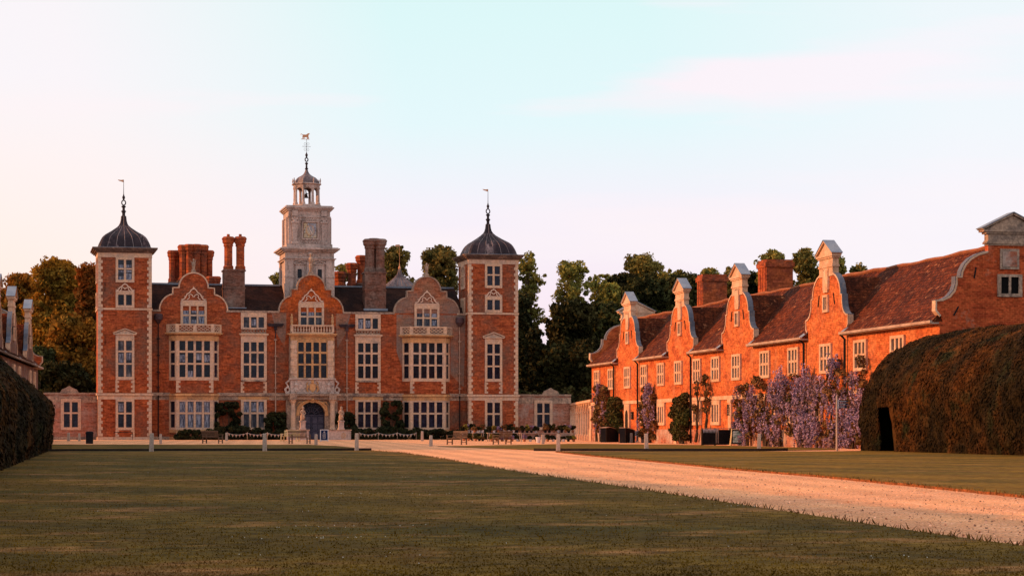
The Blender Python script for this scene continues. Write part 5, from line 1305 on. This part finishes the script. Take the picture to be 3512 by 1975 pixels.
# the great wisteria, four plants side by side
def topf(a, b_): return lambda u: a + b_ * u + .38 * math.sin(u * 6 + a) + .2 * math.sin(u * 15)
climber(2585, 5.4, .4, 4.0, 50, 50, 'leaf_rust', 'leftmost and greenest plant of the big wisteria, behind the picture board', name='wisteria', blooms=140, ztop=topf(3.9, .3))
climber(2672, 5.6, .3, 4.4, 32, 45, 'leaf_rust', 'wisteria with a gap showing orange wall low down, second from the left', name='wisteria', blooms=180, ztop=topf(4.2, .15))
climber(2765, 5.6, .5, 4.3, 30, 45, 'leaf_rust', 'deepest violet wisteria, left of the fingerpost', name='wisteria', blooms=270, ztop=topf(4.2, .1))
climber(2855, 5.4, .3, 4.5, 32, 45, 'leaf_rust', 'wisteria right behind the fingerpost', name='wisteria', blooms=240, ztop=topf(4.5, .3))
climber(2950, 4.6, .3, 4.8, 34, 45, 'leaf_rust', 'wisteria with pale mauve top against the hedge end', name='wisteria', blooms=210, ztop=topf(4.6, .1))

# ============================================================ POSTS, KERB RAILS
def post_mesh(h, w):
    b = MB(); b.lathe([(w * .74, -.05), (w * .70, h * .5), (w * .62, h - .03), (w * .54, h)], 0, 0, 4, PI / 4); return b
def post(px, pb, hpx, wpx, lean, label):
    p = ground_at(px, pb); k = (p.x * sT + p.y * cT) / F; h = hpx * k
    o = post_mesh(h, max(.16, wpx * k)).build('wooden_post', 'post'); o.location = p; o.rotation_euler = (lean * .6, lean, -TH + random.uniform(-.15, .15))
    bv = o.modifiers.new('soft', 'BEVEL'); bv.width = .012; bv.segments = 2
    return tag(o, label, 'post', 'pale wooden posts around the forecourt')
for a in [(519, 1550, 65, 14, .03, 'big pale post on the kerb rail, in front of the western tower\'s right edge'), (908, 1548, 62, 13, -.01, 'big pale post left of the pale bench'), (1223, 1546, 61, 13, .01, 'big pale post at the right end of the left kerb rail'),
          (1914, 1548, 60, 14, .02, 'big pale post near the left end of the right kerb rail, before the plant tables'), (2217, 1547, 61, 14, -.02, 'big pale post in front of the narrow wisteria'), (2603, 1545, 58, 14, .02, 'big pale post right of the picture board'),
          (551, 1522, 34, 9, .0, 'small post just right of the big post at the western tower'), (1084, 1525, 37, 10, 0, 'short post left of the blue notice board'), (1478, 1530, 38, 11, 0, 'short post on the gravel left of the garden seats'),
          (1862, 1522, 33, 10, 0, 'short post beside the white bucket at the plant tables'), (2165, 1518, 34, 10, 0, 'short post beside the small white sign'),
          (235, 1512, 29, 9, 0, 'small far post below the left wall window'), (272, 1512, 27, 8, 0, 'small far post left of the black bin'), (777, 1511, 28, 9, 0, 'small far post against the border with bunting'), (1448, 1512, 34, 9, 0, 'slender far post against the eastern bay border')]: post(*a)
def rail(pts, label):
    b = MB(); P = [ground_at(x, y) for x, y in pts]; c = P[0]
    for i in range(len(P) - 1):
        A, B = P[i], P[i + 1]; L = (B - A).length; an = math.atan2((B - A).y, (B - A).x)
        b.M = Matrix.Translation((A + B) / 2 - c) @ Matrix.Rotation(an, 4, 'Z'); b.box(-L / 2, L / 2, -.05, .05, -.02, .14); b.M = None
    o = b.build('kerb_rail', 'wood_dark'); o.location = c; tag(o, label, 'kerb', 'dark timber kerb rails')
rail([(100, 1549), (519, 1547.5), (908, 1546.5), (1223, 1545.5), (1274, 1545.5)], 'low dark timber rail along the front of the left grass strip')
rail([(1832, 1546), (1914, 1546.5), (2217, 1547.2), (2603, 1547), (2700, 1545.5)], 'low dark timber rail along the front of the right grass strip')

# ============================================================ BENCHES
def bench(px, pb, yaw, label, mat='wood', L=1.5, name='park_bench'):
    p = ground_at(px, pb, .03); root = empty(name, p, yaw, label, 'bench', 'garden benches on the forecourt')
    b = MB(); b.box(-L / 2, L / 2, -.50, -.02, .41, .45); b.build('seat', mat, root)
    b = MB(); b.M = Matrix.Translation((0, 0, .42)) @ Matrix.Rotation(R(-13), 4, 'X')
    b.box(-L / 2, L / 2, 0, .04, .42, .52); b.box(-L / 2, L / 2, 0, .04, .06, .12)
    n = int(L / .1)
    for i in range(n): x = -L / 2 + .05 + i * (L - .1) / (n - 1); b.box(x - .022, x + .022, .006, .03, .12, .42)
    b.build('backrest', mat, root)
    for sx in (-1, 1):
        x = sx * (L / 2 - .03)
        for y in (-.47, -.02):
            b = MB(); b.box(x - .035, x + .035, y - .035, y + .035, 0, .62 if y < -.1 else .43); b.build('leg', mat, root)
        b = MB(); b.box(x - .04, x + .04, -.54, .06, .62, .66); b.build('armrest', mat, root)
        b = MB(); b.box(x - .02, x + .02, -.44, -.04, .14, .18); b.build('stretcher', mat, root)
    return root
# yaw 0: sitter faces -y (towards us)
bench(722, 1520, R(180 - 42), 'dark weathered bench, its back to us, left of the pale bench')
bench(1022, 1521, R(180 - 35), 'brown slatted bench seen from behind, in front of the pale bench')
bench(1000, 1514, R(-38), 'pale timber bench with sunshine put into its wood colour, behind the brown slatted one', 'wood_pale')
bench(1576, 1524, R(-60), 'thin framed bench turned to the left, on the gravel right of the short post')
bench(1732, 1523, R(180 + 40), 'dark bench seen from behind in front of the plant tables')

# ============================================================ BRIDGE PARAPETS WITH STATUES
def parapet(px0, px1, stx, label, slabel, seed):
    Y = YW - 8.0; a = at(px0, 1480, Y); b_ = at(px1, 1480, Y); st = at(stx, 1480, Y).x
    root = empty('bridge_parapet', ((a.x + b_.x) / 2, Y, 0), 0, label, 'parapet', 'stone parapets before the entrance'); o = (a.x + b_.x) / 2; h = 1.0
    b = MB(); b.box(a.x - o, b_.x - o, 0, .45, -.1, h - .1); b.build('wall', 'stone_pink', root)
    b = MB(); b.box(a.x - o - .06, b_.x - o + .06, -.07, .52, h - .1, h); b.build('coping', 'stone_dirty_shaded', root)
    b = MB(); b.torus(((a.x + b_.x) / 2 - o + .4, -.02, .45), .2, .05, 10); b.torus(((a.x + b_.x) / 2 - o + .4, -.02, .45), .09, .05, 8); b.build('carved_roundel', 'stone', root)
    b = MB(); x = st - o; b.box(x - .30, x + .30, -.08, .5, h, h + .12); b.box(x - .24, x + .24, -.02, .44, h + .12, h + .72); b.box(x - .30, x + .30, -.08, .5, h + .72, h + .82); b.build('pedestal', 'stone_pink', root)
    s = MB(); z = 0
    s.lathe([(.26, z), (.22, z + .12), (.24, z + .35), (.21, z + .55), (.14, z + .72), (.19, z + .85), (.17, z + .98), (.08, z + 1.06)], 0, 0, 10, 0, 1, .85)
    s.lathe([(.05, z + 1.02), (.11, z + 1.10), (.13, z + 1.2), (.10, z + 1.32), (.03, z + 1.38)], .02, -.05, 9)
    s.tube([(.16, -.05, .95), (.25, -.12, .7), (.1, -.24, .55)], [.06, .05, .04], 6); s.tube([(-.16, -.05, .95), (-.24, -.15, .72), (-.05, -.26, .62)], [.06, .05, .04], 6)
    s.tube([(.12, -.2, .1), (.1, -.3, .3), (.05, -.22, .5)], [.09, .08, .06], 6)
    so_ = s.build('statue', 'stone_dirty_shaded', None); so_.location = (st, Y + .21, h + .82); tag(so_, slabel, 'statue', 'stone figures at the entrance')
parapet(985, 1060, 1039, 'short stone parapet left of the door, half hidden by the pale bench', 'stone figure on the left pedestal, standing against the dark doorway', 1)
parapet(1124, 1204, 1171, 'short stone parapet with carved roundel, right of the blue notice board', 'stone figure on the right pedestal, standing against the bush', 2)

# ============================================================ SIGNS, BARRIERS, BIN
def lines_text(b, x0, x1, y, zs, h=.02):
    for i, z in enumerate(zs):
        w_ = (x1 - x0) * (.95 if i % 2 == 0 else .75); c = (x0 + x1) / 2; x = c - w_ / 2
        while x < c + w_ / 2 - .03:
            l = random.uniform(.03, .07); b.box(x, min(x + l, c + w_ / 2), y - .004, y, z, z + h); x += l + .02
def notice():
    p = ground_at(1112, 1513); root = empty('notice_board', p, 0, 'upright navy board with pale frame and white lines of text, beside the entrance', 'sign')
    b = MB(); b.box(-.36, .36, -.03, .03, .06, 1.02); b.build('frame', 'galv', root)
    b = MB(); b.box(-.29, .29, -.04, -.028, .12, .96); b.build('board', 'blue', root)
    b = MB(); b.torus((0, -.045, .80), .05, .018, 8); lines_text(b, -.17, .17, -.041, [.66, .60, .52, .47, .42, .37, .30, .24], .022); b.build('lettering', 'galv', root)
    for x in (-.3, .3):
        b = MB(); b.box(x - .04, x + .04, -.15, .15, 0, .06); b.build('foot', 'galv', root)
notice()
def easel():
    p = ground_at(2529, 1528, .0); root = empty('a_board', p, -TH + R(6), 'black framed picture board on splayed pale legs, right of the black barrier', 'sign')
    T = Matrix.Rotation(R(-8), 4, 'X'); b = MB(T); b.box(-.38, .38, -.02, .02, .12, 1.05); b.build('frame', 'canvas', root)
    b = MB(T); b.box(-.29, .29, -.032, -.018, .2, .97); b.build('picture', 'picture', root)
    for s in (-1, 1):
        b = MB(); b.tube([(s * .5, -.16, 0), (s * .40, .0, .6), (s * .36, .13, 1.12)], .035, 5); b.build('leg', 'wood_pale', root)
        b = MB(); b.tube([(s * .42, .5, 0), (s * .34, .14, 1.10)], .03, 5); b.build('rear_leg', 'wood_pale', root)
    b = MB(); b.box(-.4, .4, .10, .15, 1.05, 1.10); b.build('top_bar', 'wood_pale', root)
easel()
def stand_sign():
    p = ground_at(2184, 1517.5); root = empty('stand_sign', p, -TH, 'small white sign plate with a dark emblem on a splayed foot', 'sign')
    b = MB(); b.box(-.17, .17, -.015, .015, .52, .92); b.build('plate', 'galv', root)
    b = MB(); b.torus((0, -.02, .78), .07, .025, 10); b.box(-.1, .1, -.02, -.012, .60, .64); b.build('lettering', 'canvas', root)
    b = MB(); b.tube([(0, 0, .1), (0, 0, .55)], .03, 6); b.build('stem', 'galv', root)
    b = MB(); b.tube([(-.24, 0, .0), (0, 0, .16), (.24, 0, 0)], .03, 5); b.tube([(0, -.24, .0), (0, 0, .16), (0, .24, 0)], .03, 5); b.build('foot', 'galv', root)
stand_sign()
def fingerpost():
    p = ground_at(2870, 1546); root = empty('fingerpost', p, -TH, 'tall pale fingerpost with three dark blue arrows pointing right, in front of the wisteria', 'signpost')
    b = MB(); b.lathe([(.055, 0), (.048, 1.4), (.042, 2.72), (.05, 2.74), (.02, 2.8)], 0, 0, 10); b.build('pole', 'post', root)
    for i, z in enumerate((2.58, 2.44, 2.30)):
        b = MB(); w_ = .52 - .03 * i; b.prism([(.07, z), (.07, z - .11), (w_, z - .11), (w_ + .08, z - .055), (w_, z)], -.012, .012); f = b.build('finger', 'navy', root)
        b = MB(); lines_text(b, .12, w_ - .04, -.013, [z - .075], .035); b.build('lettering', 'galv', f)
    b = MB(); b.box(.03, .09, -.02, .02, 2.14, 2.62); b.build('bracket', 'galv', root)
fingerpost()
def bin_():
    p = ground_at(307, 1521); root = empty('litter_bin', p, 0, 'square black litter bin at the left end of the gravel', 'bin')
    b = MB(); b.lathe([(.36, 0), (.37, .75)], 0, 0, 4, PI / 4); b.build('body', 'canvas', root)
    b = MB(); b.lathe([(.40, .75), (.40, .82), (.30, .90), (.1, .92)], 0, 0, 4, PI / 4); b.build('lid', 'canvas', root)
bin_()
def flaps(px0, px1, pb, tops, label):
    """low black canvas screen whose pale top rail slopes"""
    a = ground_at(px0, pb); c = ground_at(px1, pb - 1); L = (c - a).length; k = (a.x * sT + a.y * cT) / F
    root = empty('canvas_screen', a, math.atan2((c - a).y, (c - a).x), label, 'screen', 'black canvas screens by the arched doorway'); n = len(tops)
    pts = [(L * i / (n - 1), (pb - t) * k) for i, t in enumerate(tops)]
    b = MB(); b.prism([(0, 0), (L, 0)] + pts[::-1], 0, .45); b.build('canvas', 'canvas', root)
    b = MB(); b.ribbon(pts, .045, -.03, .48); b.build('top_rail', 'pipe_pale', root)
    for x in (0, L): b = MB(); b.box(x - .03, x + .03, -.04, .01, 0, (pb - tops[0 if x == 0 else -1]) * k); b.build('upright', 'wood_dark', root)
flaps(2078, 2120, 1516.5, [1467, 1465, 1469, 1475], 'black canvas screen with a bent pale top rail, right of the white bucket')
flaps(2144, 2176, 1518.5, [1467, 1470, 1475], 'smaller black canvas screen beside the arched doorway')
def railing(px0, px1, pb, label, n=7, h=1.0, mat='iron'):
    a = ground_at(px0, pb); c = ground_at(px1, pb); L = (c - a).length; root = empty('railing', a, math.atan2((c - a).y, (c - a).x), label, 'railing')
    for i in range(n):
        b = MB(); x = L * i / (n - 1); b.tube([(x, 0, 0), (x, 0, h)], .025, 5); b.build('upright', mat, root)
    b = MB(); b.tube([(0, 0, h), (L, 0, h)], .03, 5); b.build('top_rail', mat, root)
railing(2122, 2143, 1517, 'short dark railing between the two black canvas screens', 5)
railing(391, 455, 1508.5, 'thin iron rail below the western tower window', 2, .75)
def barrier():
    a = ground_at(2409, 1527.5); c = ground_at(2506, 1527); L = (c - a).length; root = empty('black_barrier', a, math.atan2((c - a).y, (c - a).x), 'black slatted barrier hung with pale pennants, below the leafless climber', 'barrier')
    b = MB(); b.box(0, L, 0, .06, .05, 1.05); b.build('panel', 'canvas', root)
    for x in (0, L * .45, L): b = MB(); b.box(x - .04, x + .04, -.03, .1, 0, 1.16); b.build('upright', 'wood_dark', root)
    b = MB(); b.box(-.04, L + .04, -.04, .11, 1.10, 1.15); b.build('top_rail', 'pipe_pale', root)
    b = MB()
    for i in range(22): x = .08 + i * (L - .16) / 21; b.box(x - .015, x + .015, -.02, 0, .1, 1.03)
    b.build('slat', 'wood_dark', root)
    b = MB()
    for i in range(11): x = .06 + i * .11; b.prism([(x - .05, 1.08), (x, .82), (x + .05, 1.08)], -.05, -.04)
    b.build('pennants', 'galv', root)
    for x in (1.08, 1.24): b = MB(); b.box(x - .035, x + .035, -.05, -.02, .15, 1.1); b.build('pale_bar', 'pipe_pale', root)
barrier()
# small dark notices on the range wall
for px, z, w_, h_, lb in ((2171, 1.85, .5, .6, 'small dark notice on the orange wall right of the arched doorway'), (2505, 2.0, .7, .75, 'dark notice box on the orange wall above the barrier')):
    c = on_range(px, .08); root = empty('wall_notice', c, RZ, lb, 'sign', 'dark notices on the orange wall')
    b = MB(); b.box(-w_ / 2, w_ / 2, -.06, .06, z, z + h_); b.build('board', 'wood_dark', root)
    b = MB(); lines_text(b, -w_ * .3, w_ * .3, -.064, [z + .12, z + .26, z + .4], .04); b.build('lettering', 'pipe_pale', root)
# bunting on the border
def bunting(px0, px1, py, n, label, sag=.18):
    Y = YW - 4.2; a = at(px0, py, Y); c = at(px1, py, Y); root = empty('bunting', (a.x, Y, 0), 0, label, 'bunting', 'strings of bunting along the border'); L = c.x - a.x; spans = max(1, round(L / 2.2))
    zf = lambda x: a.z - sag * 4 * ((x / L * spans) % 1) * (1 - (x / L * spans) % 1)
    b = MB(); b.tube([(L * i / 40, 0, zf(L * i / 40.001)) for i in range(41)], .012, 4); b.build('cord', 'galv', root)
    b = MB()
    for i in range(n):
        x = L * (i + .5) / n; z = zf(x); b.prism([(x - .11, z), (x + random.uniform(-.02, .02), z - .26), (x + .11, z)], -.008, .008)
    b.build('pennants', 'pipe_pale', root)
    for i in range(spans + 1):
        b = MB(); x = L * i / spans; b.tube([(x, .03, 0), (x, .03, a.z + .08)], .025, 5); b.build('stake', 'pipe_pale', root)
bunting(780, 985, 1484, 17, 'string of pale pennants on the border left of the porch')
bunting(1232, 1428, 1484, 16, 'string of pale pennants on the border right of the porch')

# ============================================================ PLANT STALL
def table(px, pb, L, label, h=.74):
    p = ground_at(px, pb); root = empty('trestle_table', p, random.uniform(-.06, .06), label, 'table', 'plant sale tables')
    b = MB(); b.box(-L / 2, L / 2, -.35, .35, h - .04, h); b.build('table_top', 'post', root)
    for sx in (-1, 1):
        for y in (-.3, .3):
            b = MB(); x = sx * (L / 2 - .12); b.box(x - .03, x + .03, y - .03, y + .03, 0, h - .04); b.build('leg', 'post', root)
    b = MB(); b.box(-L / 2 + .1, L / 2 - .1, -.25, .3, .16, .19); b.build('shelf', 'post', root)
    return p
tabs = [(1603, 1511, 1.2, 'first plant table from the left, beside the thin framed bench'), (1640, 1512, 1.0, 'narrow plant table second from the left'), (1700, 1513, 1.5, 'plant table left of the dark bench'), (1752, 1513, 1.6, 'plant table right behind the dark bench'), (1815, 1514, 1.7, 'low plant table left of the white bucket'), (1893, 1514, 1.6, 'plant table behind the big pale post'), (1945, 1514, 1.4, 'last plant table, by the arcade')]
cols_ = ['leaf_bush', 'leaf_climb', 'leaf', 'leaf_rust', 'bloom', 'leaf_bush']
cn = {'leaf_bush': 'dark leafy', 'leaf_climb': 'green', 'leaf': 'fresh green', 'leaf_rust': 'bronze leaved', 'bloom': 'mauve flowering'}
where = ['left', 'middle', 'right']
def potted(loc, mat, h, w_, label, potm='terracotta', group='potted plants on the sale tables'):
    root = empty('potted_plant', loc, random.uniform(0, 6), label, 'potted plant', group)
    b = MB(); b.lathe([(.09, 0), (.13, .18), (.14, .18), (.14, .22), (.11, .22)], 0, 0, 10); b.build('pot', potm, root)
    n = 14; cs = np.stack([rng.normal(0, w_ * .3, n), rng.normal(0, w_ * .3, n), .25 + h * rng.random(n)], 1)
    raw('foliage', clump_leaves(cs, np.full(n, w_ * .32), 36, .10), None, mat, root)
tn = ['first', 'second', 'third', 'fourth', 'fifth', 'sixth', 'last']
for ti, (px, pb, L, lb) in enumerate(tabs):
    p = table(px, pb, L, lb)
    for k in range(4):
        m_ = cols_[(ti * 3 + k * 2) % 6]; x = (k - 1.5) * L / 4.2
        potted((p.x + x, p.y + random.uniform(-.15, .15), .74), m_, random.uniform(.15, .5), random.uniform(.28, .45), '%s plant in a pot, number %d from the left on the %s plant table' % (cn[m_], k + 1, tn[ti]), random.choice(['terracotta', 'canvas', 'galv']))
    for k in range(3):
        m_ = cols_[(ti + k) % 6]; x = (k - 1) * L / 3.2
        potted((p.x + x, p.y - .45 + random.uniform(-.1, .1), 0), m_, random.uniform(.1, .35), .3, '%s plant on the gravel, %s one in front of the %s plant table' % (cn[m_], where[k], tn[ti]), random.choice(['terracotta', 'terracotta', 'galv', 'canvas']), 'potted plants on the gravel')
def bucket(px, pb, label, s=1.0):
    p = ground_at(px, pb); root = empty('bucket', p, 0, label, 'bucket', 'white buckets')
    b = MB(); b.lathe([(.15 * s, 0), (.21 * s, .42 * s), (.225 * s, .42 * s), (.225 * s, .46 * s), (.19 * s, .46 * s)], 0, 0, 14); b.build('body', 'galv', root)
    b = MB(); b.tube([(.2 * s * math.cos(R(15 * k)), 0, .42 * s + .16 * s * math.sin(R(15 * k))) for k in range(13)], .012, 4); b.build('handle', 'iron', root)
bucket(1846, 1518, 'white bucket below the fifth plant table'); bucket(2070, 1515.5, 'white bucket at the foot of the bronze climber', 1.2)
